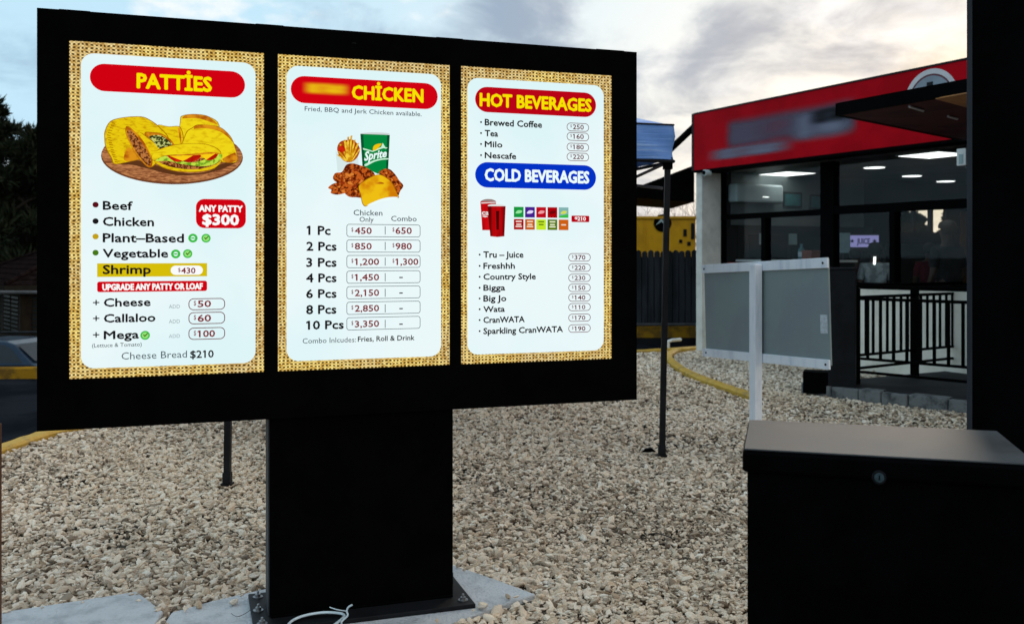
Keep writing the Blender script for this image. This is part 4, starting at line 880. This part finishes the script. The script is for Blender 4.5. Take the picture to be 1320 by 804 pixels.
for u0, v0, z0, w_, h_, d_, mt, nm, lbx, ct_ in ((1.47, .78, 1.327, .18, .13, .16, 'brick_orange', 'orange_box', 'orange box on the counter beside the black mullion', 'box'), (1.18, .90, 1.327, .09, .22, .09, 'teal', 'teal_bottle', 'teal bottle with a pale label on the counter', 'bottle'), (.24, .50, 1.056, .16, .225, .07, 'redplastic', 'red_cuboid', 'small red crate on the sill inside the far left window', 'cuboid')):  # the red piece is a plain form for a small red patch
    t_ = thing(nm, lbx, ct_, W(u0, v0, z0), sa_)
    if nm == 'teal_bottle':
        MB().tube([(0, 0, 0), (0, 0, h_*.62), (0, 0, h_*.8), (0, 0, h_)], [w_/2, w_/2, w_/5, w_/5], 12).build('bottle_body', M[mt], t_); MB().tube([(0, 0, h_*.2), (0, 0, h_*.5)], w_/2+.002, 12).build('bottle_label', M['label'], t_)
    else:
        box('box_base', (-w_/2, -d_/2, 0), (w_/2, d_/2, h_*.8), M[mt], t_, .008); box('box_rim', (-w_/2-.006, -d_/2-.006, h_*.8), (w_/2+.006, d_/2+.006, h_), M[mt], t_, .004)

# awning and strut on the shop's left side
aw = thing('side_awning', 'black wedge shaped awning on the left side of the shop behind the gazebo', 'awning', (0, 0, 0))
a0, a1, a2, a3 = at(800, 253, 15), at(895, 260.5, 15), at(895, 213, 15), at(800, 249, 15)
MB().xprism([(v.x, v.z) for v in (a0, a1, a2, a3)], 15.0, 17.2).build('awning_roof', M['black'], aw)
MB().tube([at(850, 206, 14.6), at(897.5, 161, 14.0)], .05, 8).build('strut', M['black'], aw)

# ------------------------------------------------------------------ patio edge, pillar, railings
ea, eb = Vector((2.93, 9.66)), Vector((4.05, 8.48)); ed = (eb-ea).normalized(); pe = thing('patio_kerb', 'weathered grey block kerb along the front of the dark patio floor', 'kerb', (ea.x, ea.y, 0), math.atan2(ed.y, ed.x))
x = 0; k = 0
while x < 4.4:
    wd = random.uniform(.20, .40); j = random.uniform(-.012, .012)
    if x < .2: wd = .17
    b = MB().box((x+.004, -.03+j, -.09), (x+wd-.004, .13, .1045 + random.uniform(-.006, .004))); o = b.build('block', M['block'], pe, .010); x += wd; k += 1
pl_ = thing('patio_pillar', 'square charcoal pillar with low footing at the patio corner', 'pillar', (3.12, 9.42, 0), R(-22))
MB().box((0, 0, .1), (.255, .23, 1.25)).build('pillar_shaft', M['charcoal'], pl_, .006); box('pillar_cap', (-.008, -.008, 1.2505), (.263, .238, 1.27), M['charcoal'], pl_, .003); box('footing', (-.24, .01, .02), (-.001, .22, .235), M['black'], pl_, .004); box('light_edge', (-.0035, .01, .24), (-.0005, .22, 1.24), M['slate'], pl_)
def railing(name, label, p0, p1, posts, pitch=.150, zoff=0):
    p0, p1 = Vector(p0), Vector(p1); d = (p1-p0).normalized(); Ln = (p1-p0).length
    t_ = thing(name, label, 'railing', (p0.x, p0.y, 0), math.atan2(d.y, d.x), 'black metal patio railings')
    for z0, z1, w_ in ((1.065, 1.10, .045), (.955, .985, .03), (.375, .40, .03), (.245, .27, .03)): box('rail', (0, -w_/2, z0), (Ln, w_/2, z1), M['black'], t_, .003)
    for x in posts: box('rail_post', (x-.036, -.032, .105), (x+.036, .032, 1.064), M['black'], t_, .003)
    x = .07; i = 0
    while x < Ln-.05:
        if all(abs(x-q) > .06 for q in posts): box('baluster', (x-.013, -.009, .3995 if i % 1 == 0 else .27), (x+.013, .009, .9555), M['black'], t_)
        x += pitch; i += 1
    return t_
railing('patio_railing', 'front black railing along the block kerb, from the pillar to the right', (3.40, 9.30), (5.75, 6.82), (1.25, 3.3), .128)
railing('patio_railing', 'rear black railing running from the pillar back to the shop wall', (3.43, 9.56), (5.0, 10.62), (.02, 1.02), .118)

# entrance canopy
cn = thing('entrance_canopy', 'black canopy with maroon underside over the patio, in front of the red fascia', 'canopy', (0, 0, 0))
poly = [(2.745, 8.06), (3.30, 6.93), (4.2, 5.12), (6.9, 6.5), (5.85, 8.0), (4.80, 10.0)]
MB().prism(poly, 2.575, 2.60).build('canopy_soffit', M['maroon'], cn); MB().prism([(a, b) for a, b in poly], 2.601, 2.67).build('canopy_roof', M['black'], cn)
def beam(a, b, z0, z1, t, mat, nm):
    a, b = Vector(a), Vector(b); d = (b-a).normalized(); n = Vector((-d.y, d.x))*t
    MB().prism([tuple(a), tuple(b), tuple(b+n), tuple(a+n)], z0, z1).build(nm, mat, cn)
beam((2.74, 8.04), (4.215, 5.10), 2.572, 2.675, .045, M['black'], 'edge_beam'); beam((4.795, 10.01), (2.735, 8.07), 2.572, 2.675, .045, M['black'], 'edge_beam')
def soff(px, py, Z=2.6): Y = (Z-CH)*F/(HY-py); return ((px-CX)/F*Y, Y)
MB().prism([soff(*q) for q in ((1206, 122), (1249, 114), (1249, 134))][::-1], 2.565, 2.5745).build('lit_soffit_patch', M['orange'], cn)  # orange patch paints the lit part of the canopy underside
for q in (((1172, 131.5), (1190, 137)), ((1222, 144.5), (1234, 148))):
    a, b = soff(*q[0]), soff(*q[1]); a3 = Vector((*a, 2.563)); b3 = Vector((*b, 2.563)); MB().tube([a3, b3], .010, 8).build('tube_light', M['emblemw'], cn)

# ------------------------------------------------------------------ picket fence, low wall, yellow container
fn = thing('picket_fence', 'dark slate picket fence on a low yellow wall before the yellow container', 'fence', (-2.0, 16.0, 0))
box('low_wall', (0, -.16, .02), (5.35, .12, .20), M['yellow_dull'], fn); box('wall_footing', (0, -.155, -.10), (5.35, .12, .0195), M['charcoal'], fn); box('backing_board', (0, .062, .2005), (5.35, .075, 1.36), M['charcoal'], fn); box('pipe_rail', (0, -.20, .235), (5.3, -.17, .265), M['pipe'], fn)
for z in (.45, 1.2): box('fence_rail', (0, .025, z), (5.35, .06, z+.07), M['slate'], fn)
x = .02
while x < 5.3:
    h_ = 1.47 + random.uniform(-.012, .012); w_ = .092
    pts = [(x, .2005), (x+w_, .2005), (x+w_, h_-.04), (x+w_*.8, h_-.01), (x+w_*.5, h_), (x+w_*.2, h_-.01), (x, h_-.04)]
    MB().xprism(pts, 0, .022).build('picket', M['slate'], fn); x += .104
cp = onground(869, 430, .0); 
o = MB().tube([(0, 0, 0), (0, 0, .10), (0, 0, .13), (.06, 0, .15), (.2, .1, .15)], .025, 10).build('pipe_end', M['counter'], None, 0, (2.30, 14.05, -.01)); tag(o, 'short white pipe end beside the far bend of the yellow edging', 'pipe')
ctn = thing('generator_container', 'yellow steel generator container behind the picket fence', 'container', (-.6, 20.0, -.1))
x = 0.0; yy = 0
box('container_body', (0, 0, .1), (4.45, 2.4, 2.24), M['yellow2'], ctn, .01); box('container_roof', (-.03, -.03, 2.241), (4.48, 2.43, 2.30), M['yellow2'], ctn, .01)
for sx in (.8, 1.6, 2.4, 3.36, 3.43): box('seam', (sx, -.012, .12), (sx+.022, -.0005, 2.23), M['charcoal'] if sx < 3 else M['yellow2'], ctn)
def cloc(px, py): v = at(px, py, 20.0); return v.x+.6, v.z+.1
cx_, cz_ = cloc(854, 287.5); n_ = 28
MB().xprism([(cx_+.185*math.cos(2*math.pi*k/n_), cz_+.185*math.sin(2*math.pi*k/n_)) for k in range(n_)], -.016, -.001).build('emblem_disc', M['black'], ctn)
MB().xprism([(cx_-.15, cz_-.05), (cx_-.02, cz_+.10), (cx_+.02, cz_+.02), (cx_+.15, cz_+.06), (cx_+.02, cz_-.02), (cx_-.02, cz_+.03)][::-1], -.020, -.0165).build('emblem_stroke', M['paper'], ctn)
for px, py, w_, h_ in ((883, 300, .05, .09), (893, 298, .05, .20), (877.5, 311, .045, .045), (888, 314, .05, .05), (872, 330, .2, .1)):
    a, b = cloc(px, py); box('vent', (a-w_/1.4, -.012, b-h_/1.2), (a+w_/1.4, -.001, b+h_/1.2), M['charcoal'], ctn)
# ------------------------------------------------------------------ people inside the shop
def skinned(name, verts, edges, radii, mat, parent, sub=2):
    me = bpy.data.meshes.new(name); me.from_pydata([tuple(v) for v in verts], edges, []); o = bpy.data.objects.new(name, me); C.objects.link(o); o.parent = parent
    s = o.modifiers.new('skin', 'SKIN'); s.use_smooth_shade = True
    for i, v in enumerate(me.skin_vertices[0].data):
        r = radii[i]; v.radius = r if isinstance(r, tuple) else (r, r); v.use_root = (i == 0)
    b = o.modifiers.new('sub', 'SUBSURF'); b.levels = sub; b.render_levels = sub
    me.materials.append(mat); return o
def person(label, loc, rz, H, top, elbow=None, hand=None, cap=False):
    k = H/1.75; t = thing('person', label, 'person', loc, rz, None)
    V = []; E = []; Rr = []
    def v(x, y, z, r, link=None):
        V.append((x*k, y*k, z*k)); Rr.append(tuple(q*k for q in r) if isinstance(r, tuple) else r*k)
        if link is not None: E.append((link, len(V)-1))
        return len(V)-1
    pel = v(0, 0, .95, (.15, .11)); sp_ = v(0, .01, 1.12, (.14, .10), pel); ch_ = v(0, .01, 1.32, (.155, .11), sp_); nb = v(0, .0, 1.47, .062, ch_); nk = v(0, -.01, 1.54, .055, nb)
    hd = v(0, -.02, 1.62, (.078, .092), nk); ht = v(0, -.01, 1.70, (.07, .085), hd)
    arms = {}
    for s in (-1, 1):
        sh_ = v(s*.185, 0, 1.41, .056, ch_)
        el = (s*.235, .02, 1.13) if not (elbow and s == 1) else elbow; wr = (s*.225, -.10, .90) if not (hand and s == 1) else hand
        e = v(*el, .040, sh_); w_ = v(*wr, .026, e); d = (Vector(wr)-Vector(el)).normalized(); side = Vector((0, 0, 1)).cross(d); side = (side if side.length > .1 else Vector((1, 0, 0))).normalized()
        pm = Vector(wr) + d*.05; pi = v(*pm, (.036, .018), w_)
        for j in range(4):
            b = pm + d*.045 + side*(.024*(j-1.5)/1.2*.8); l = (.036, .042, .040, .031)[j]
            a = v(*b, .0095, pi); c_ = v(*(b + d*l*.9 + Vector((0, -.008, -.004))), .0085, a); v(*(b + d*l*1.5 + Vector((0, -.022, -.012))), .0075, c_)
        tb = v(*(pm + side*.038*s), .010, pi); v(*(pm + side*.052*s + d*.035), .009, tb)
        hp = v(s*.095, 0, .88, .085, pel); kn = v(s*.105, -.01, .50, .056, hp); an = v(s*.11, .02, .09, .040, kn); v(s*.12, -.14, .035, (.04, .025), an)
        arms[s] = (el, wr)
    skinned('body', V, E, Rr, M['skin'], t)
    # nose, ears and eyes sit on the head; hair and clothing are their own meshes
    f = MB().tube([(0, -.105*k, 1.66*k), (0, -.125*k, 1.625*k)], [.006*k, .014*k], 8)
    for s in (-1, 1): f.tube([(s*.078*k, .0, 1.66*k), (s*.084*k, .006*k, 1.62*k)], [.016*k, .012*k], 8)
    f.build('face_features', M['skin'], t)
    e_ = MB()
    for s in (-1, 1): e_.tube([(s*.03*k, -.098*k, 1.655*k), (s*.03*k, -.104*k, 1.655*k)], .009*k, 8)
    e_.build('eyes', M['hair'], t)
    bm = bmesh.new(); bmesh.ops.create_icosphere(bm, subdivisions=3, radius=1)
    for q in list(bm.verts):
        if q.co.z < (-.8 if q.co.y > -.1 else -.25) or (q.co.y < -.55 and q.co.z < .35): bm.verts.remove(q)
    for q in bm.verts: q.co = Vector((q.co.x*.112*k, (q.co.y*.126+.004)*k, (q.co.z*.112+1.672)*k)) * 1.0 + Vector((0, 0, 0)) + q.co*mnoise.noise(q.co*5)*.006
    me = bpy.data.meshes.new('hair'); bm.to_mesh(me); bm.free(); o = bpy.data.objects.new('hair', me); C.objects.link(o); o.parent = t; me.materials.append(M['hair'])
    for p_ in me.polygons: p_.use_smooth = True
    if cap: MB().tube([(0, .0, 1.70*k), (0, 0, 1.765*k)], [.100*k, .085*k], 20).tube([(0, -.10*k, 1.705*k), (0, -.18*k, 1.70*k)], [.05*k, .04*k], 10).build('cap', M['blackcloth'], t)
    V2, E2, R2 = [], [], []
    def c2(p_, r, l=None):
        V2.append(Vector(p_)*k); R2.append(tuple(q*k for q in r) if isinstance(r, tuple) else r*k)
        if l is not None: E2.append((l, len(V2)-1))
        return len(V2)-1
    a = c2((0, .0, .90), (.178, .135)); b = c2((0, .01, 1.12), (.165, .125), a); c_ = c2((0, .01, 1.33), (.178, .13), b); c2((0, 0, 1.45), .080, c_)
    for s in (-1, 1):
        q = c2((s*.185, 0, 1.40), .074, c_); el = Vector(arms[s][0]); sh_ = Vector((s*.185, 0, 1.40)); c2(sh_.lerp(el, .85), .060, q)
    skinned('shirt', V2, E2, R2, top, t)
    skinned('trousers', [Vector(q)*k for q in ((0, 0, .93), (-.1, 0, .86), (-.107, -.01, .5), (-.112, .02, .12), (.1, 0, .86), (.107, -.01, .5), (.112, .02, .12))], [(0, 1), (1, 2), (2, 3), (0, 4), (4, 5), (5, 6)],
            [q*k if not isinstance(q, tuple) else tuple(z*k for z in q) for q in ((.16, .125), .100, .072, .062, .100, .072, .062)], M['denim'], t)
    for s in (-1, 1): MB().box((s*.115*k-.045, -.20*k, 0), (s*.115*k+.045, .07*k, .06*k)).build('shoe', M['blackcloth'], t, .02)
    return t
p1 = at(1128, 400, 12.6); p1.z = .05; person('person in a grey heather shirt seen from behind below the lavender light box', p1, R(170), 1.49, M['greycloth'], cap=True)
p2 = at(1103, 400, 13.0); p2.z = .05; person('person in a maroon shirt just left of the person in grey', p2, R(150), 1.42, M['maroncloth'])
p3 = at(1221, 400, 11.6); p3.z = .05; person('person in black standing as a dark silhouette inside beside the far right windows', p3, R(200), 1.74, M['blackcloth'])
p4 = at(1198, 400, 14.0); p4.z = .05; person('person in a dark maroon shirt further inside, left of the dark silhouette', p4, R(165), 1.50, M['maroncloth'])
q = at(1127.2, 341, 12.2); o = box('lit_screen', (-.014, 0, 0), (.014, .008, .10), M['lamp']); o.location = q; o.rotation_euler = (0, R(4), 0); tag(o, 'tiny bright white upright light at the collar of the person in grey', 'light')

# ------------------------------------------------------------------ left background: rail, cars, house
gr = thing('guard_rail', 'pale tubular rail on dark posts behind the far yellow kerb', 'railing', (-14, 11.42, 0), math.atan2(.55, 12.7))
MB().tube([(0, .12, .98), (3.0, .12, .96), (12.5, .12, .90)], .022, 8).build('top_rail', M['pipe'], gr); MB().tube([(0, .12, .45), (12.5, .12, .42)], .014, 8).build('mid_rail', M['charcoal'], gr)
for k in range(8): MB().tube([(.4+k*1.62, .12, -.1), (.4+k*1.62, .12, .97)], .022, 8).build('rail_post', M['charcoal'], gr)
def car(label, x, y, rz, paint, group='cars parked below the far kerb'):
    t = thing('parked_car', label, 'car', (x, y, -1.9), rz, group)
    Lc, Wc = 4.2, 1.70
    side = [(-2.1, .35), (-2.08, .62), (-1.95, .80), (-1.1, .90), (-.45, 1.36), (-.2, 1.42), (.8, 1.42), (1.05, 1.36), (1.65, .98), (2.02, .92), (2.1, .70), (2.08, .35), (1.7, .22), (-1.7, .22)]
    n = len(side); vs = []
    for s in (-1, 1):
        for x_, z_ in side: vs.append((x_, s*(Wc/2 - (.22*(z_-.9)/.5 if z_ > .9 else 0)), z_))
    MB().add(vs, [tuple(range(n)), tuple(range(n, 2*n))[::-1]] + [(i, n+i, n+(i+1) % n, (i+1) % n) for i in range(n)]).build('body', paint, t, .03)
    for s in (-1, 1):
        f = lambda z_: s*(Wc/2 - .22*(z_-.9)/.5 + .004)
        for q in (((-.92, .95), (-.42, 1.30), (.22, 1.34), (.22, .95)), ((.30, .95), (.30, 1.34), (.82, 1.34), (1.02, 1.27), (1.42, .99))):
            MB().add([(a, f(b), b) for a, b in q], [tuple(range(len(q)))]).build('side_window', M['carglass'], t)
        MB().box((-.75, s*(Wc/2+.08)-.08, .92), (-.60, s*(Wc/2+.08)+.08, 1.04)).build('mirror', paint, t, .02)
        for xw in (-1.3, 1.32):
            w_ = MB().tube([(xw, s*(Wc/2-.19), .31), (xw, s*(Wc/2+.012), .31)], .31, 22).build('wheel', M['rubber'], t); MB().tube([(xw, s*(Wc/2+.010), .31), (xw, s*(Wc/2+.022), .31)], .19, 16).build('rim', M['chrome'], w_)
        box('headlight', (-2.10, s*.6-.17, .62), (-2.02, s*.6+.17, .76), M['chrome'], t, .02); box('tail_light', (2.02, s*.64-.14, .70), (2.112, s*.64+.14, .88), M['lampred'], t, .01)
    MB().add([(-1.06, -.70, .935), (-1.06, .70, .935), (-.50, .60, 1.345), (-.50, -.60, 1.345)], [(0, 3, 2, 1)]).build('windscreen', M['carglass'], t, 0, (-.018, 0, .018))
    MB().add([(1.10, -.62, 1.34), (1.10, .62, 1.34), (1.62, .70, 1.01), (1.62, -.70, 1.01)], [(0, 1, 2, 3)]).build('rear_window', M['carglass'], t, 0, (.02, 0, .02))
    box('number_plate', (2.1125, -.24, .48), (2.118, .24, .60), M['label'], t); return t
car('dark car with a pale roof nearest behind the far kerb', -11.0, 17.2, R(12), M['cardark']); car('dark blue car parked in the row behind the nearest one', -11.6, 21.5, R(-15), M['carblue'])
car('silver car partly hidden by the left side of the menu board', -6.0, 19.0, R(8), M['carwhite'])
# house with hipped tiled roof
hc = at(26, 362, 30); hs = thing('house', 'low brown stone house with hipped tiled roof and pale louvred windows', 'house', (hc.x, hc.y, -1.9), R(38))
HX, HYl, HE = 9.0, 8.0, 2.30
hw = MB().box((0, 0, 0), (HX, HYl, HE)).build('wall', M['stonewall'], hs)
ov = .5; rz_ = 2.0
def roofpt(x, y, t): return (-ov + (x)*1.0, 0, 0)
rf = MB(); nc = 13
for i in range(nc):                      # tile courses, each lapping over the one below
    t0, t1 = i/nc, (i+1.25)/nc
    def rect(t, z): d = t*(HYl/2+ov); return [(-ov+d, -ov+d, z), (HX+ov-d, -ov+d, z), (HX+ov-d, HYl+ov-d, z), (-ov+d, HYl+ov-d, z)]
    a = rect(t0, HE+rz_*t0+.07); b = rect(min(t1, 1), HE+rz_*min(t1, 1)+.02); c_ = rect(t0, HE+rz_*t0-.02)
    rf.add(a+b+c_, [(k, (k+1) % 4, 4+(k+1) % 4, 4+k) for k in range(4)] + [(8+k, 8+(k+1) % 4, (k+1) % 4, k) for k in range(4)])
roof = rf.build('roof', M['rooftile'], hs)
ap = Vector((HYl/2, HYl/2, HE+rz_+.08)); ap2 = Vector((HX-HYl/2, HYl/2, HE+rz_+.08))
for a, b in (((-ov, -ov), ap), ((-ov, HYl+ov), ap), ((HX+ov, -ov), ap2), ((HX+ov, HYl+ov), ap2)): MB().tube([(a[0], a[1], HE+.10), b], .07, 8).build('ridge_tile', M['rooftile'], roof)
MB().tube([ap, ap2], .07, 8).build('ridge_tile', M['rooftile'], roof)
MB().box((-ov-.03, -ov-.03, HE-.20), (HX+ov+.03, -ov, HE+.04)).box((-ov-.03, -ov, HE-.20), (-ov, HYl+ov+.03, HE+.04)).build('eave_board', M['louvre'], hs)
def window(x0, x1, face):
    z0, z1 = .75, 1.95
    def bx_(a, b, d0, d1, zz0, zz1, nm, mt, par):
        if face == 'x': return box(nm, (a, -d1, zz0), (b, -d0, zz1), M[mt], par)
        return box(nm, (-d1, a, zz0), (-d0, b, zz1), M[mt], par)
    w_ = bx_(x0, x1, .002, .012, z0, z1, 'window', 'carglass', hs)
    for k in range(9): bx_(x0, x1, .013, .045, z0+.03+k*.13, z0+.09+k*.13, 'louvre_slat', 'louvre', w_)
    bx_(x0-.08, x1+.08, .002, .06, z0-.1, z0-.002, 'window_sill', 'louvre', w_)
for a in (.35, 1.7, 3.4, 5.6): window(a, a+1.0, 'x')
for a in (.3, 1.55, 3.2, 5.2): window(a, a+1.0, 'y')

# ------------------------------------------------------------------ trees
def tree(label, x, y, z0, H, crown, nleaf, mat, seed, lsize=.16, trunk_r=.22, group=None, spiky=False):
    rnd = random.Random(seed); nr = np.random.default_rng(seed); t = thing('tree', label, 'tree', (x, y, z0), 0, group)
    tr = MB(); hs_ = H*.45
    tr.tube([(0, 0, -.1), (.05, 0, hs_*.5), (-.05, .05, hs_), (0, 0, H*.75)], [trunk_r, trunk_r*.75, trunk_r*.55, trunk_r*.2], 9)
    clumps = []
    for cx_, cz_, cr in crown: clumps.append((Vector((cx_, rnd.uniform(-.3, .3)*cr, cz_)), cr))
    for c_, cr in clumps:
        b = Vector((0, 0, rnd.uniform(.3, .6)*H)); m_ = b.lerp(c_, .5) + Vector((0, 0, .2)); tr.tube([b, m_, c_], [trunk_r*.4, trunk_r*.25, .03], 6)
    tr.build('trunk', M['bark'], t)
    subs = []
    for c_, cr in clumps:
        for _ in range(26):
            d = Vector((rnd.gauss(0, 1), rnd.gauss(0, 1), rnd.gauss(0, 1))).normalized(); subs.append((c_ + d*cr*rnd.uniform(.35, 1.0)*Vector((1, 1, .85)).length/1.6, cr*rnd.uniform(.14, .34)))
    P = []; 
    per = nleaf//len(subs)
    vs = np.empty((per*len(subs)*4, 3)); i = 0
    for c_, r_ in subs:
        d = nr.normal(size=(per, 3)); d /= np.linalg.norm(d, axis=1)[:, None]; pos = np.array(c_) + d*(r_*nr.uniform(.3, 1.15, (per, 1)))*np.array((1, 1, .8))
        a = nr.normal(size=(per, 3)); a /= np.linalg.norm(a, axis=1)[:, None]; b = np.cross(a, nr.normal(size=(per, 3))); b /= np.linalg.norm(b, axis=1)[:, None]
        if spiky: a = d*.7 + a*.5 + np.array((0, 0, .3))
        ln = lsize*nr.uniform(.6, 1.5, (per, 1)); wd = ln*(.22 if spiky else .45)
        q = np.stack([pos - a*ln*.5, pos + b*wd*.5, pos + a*ln*.5, pos - b*wd*.5], 1).reshape(-1, 3); vs[i:i+per*4] = q; i += per*4
    me = bpy.data.meshes.new('crown'); nq = len(vs)//4; me.vertices.add(len(vs)); me.vertices.foreach_set('co', vs.ravel()); me.loops.add(nq*4); me.loops.foreach_set('vertex_index', np.arange(nq*4)); me.polygons.add(nq)
    me.polygons.foreach_set('loop_start', np.arange(nq)*4); me.polygons.foreach_set('loop_total', np.full(nq, 4)); me.update(); me.materials.append(mat)
    o = bpy.data.objects.new('crown', me); C.objects.link(o); o.parent = t; return t
# crown lobes: (x offset, height above the foot, radius)
tree('tall dark tree with ragged drooping top at the far left edge', -21.6, 40, -1.9, 10.5, [(-1.2, 8.0, 2.3), (.9, 6.9, 1.8), (-2.0, 5.4, 3.0), (1.5, 5.0, 2.8), (2.4, 6.0, 1.4), (-.2, 8.6, 1.2), (0, 3, 2.6)], 42000, M['leaf'], 3, .42, spiky=True)
tree('dark rounded tree behind the house beside the menu board edge', -20.5, 46, -1.9, 9.8, [(-1.5, 6.0, 2.6), (1.2, 6.4, 2.4), (-3.6, 6.0, 2.4), (3.0, 5.4, 2.6), (-.8, 4.0, 3.2), (3, 3, 2.6)], 36000, M['leaf2'], 5, .34)
tree('dark broad tree rising behind the tiled roof of the house', -26, 52, -1.9, 7.8, [(0, 5.0, 2.6), (3.0, 4.6, 2.4), (-3.0, 4.6, 2.4), (5.0, 4.0, 2.2), (1.5, 3.2, 2.6), (-1.5, 3., 2.6)], 36000, M['leaf'], 8, .28, .3)
bs = thing('bare_shrub', 'thin bare twiggy shrub standing above the yellow container roof', 'shrub', (3.8, 23.5, -.1))
rnd = random.Random(4); tw = MB()
def twig(p_, d, l, r, k):
    q_ = p_ + d*l; tw.tube([p_, p_.lerp(q_, .5) + Vector((rnd.gauss(0, .02), 0, rnd.gauss(0, .02))), q_], [r, r*.8, r*.6], 4, False)
    if k: 
        for _ in range(3): twig(q_, (d + Vector((rnd.gauss(0, .5), rnd.gauss(0, .4), rnd.uniform(-.1, .5)))).normalized(), l*rnd.uniform(.5, .8), r*.6, k-1)
for x in (-.55, -.1, .35, .75): twig(Vector((x, 0, 0)), Vector((rnd.uniform(-.1, .1), 0, 1)), 1.12, .016, 4)
tw.build('twigs', M['bark'], bs)
# beyond the shop: what its back windows look out on
for i, (x, y, h_, cr_) in enumerate(((14.1, 33, 2.6, [(0, 1.9, .3), (-.5, 1.6, .4), (.45, 1.7, .3)]), (15.25, 33, 3.3, [(0, 2.6, .38), (.3, 2.1, .4), (-.3, 2.0, .3)]), (13.0, 32, 4.4, [(0, 3.0, .8), (-.9, 2.8, .9), (.35, 2.4, .5)]), (19.5, 36, 4.5, [(0, 3.2, 1.3), (1.2, 2.6, 1.2), (-1.2, 2.3, 1.0)]))):
    tree(('small tree seen through the middle back window of the shop', 'small tree seen through the right back window of the shop', 'dark tree seen through the left back windows of the shop', 'dark tree beyond the right end of the shop')[i], x, y, -.1, h_, cr_, 9000, M['leaf'], 20+i, .16, .1)
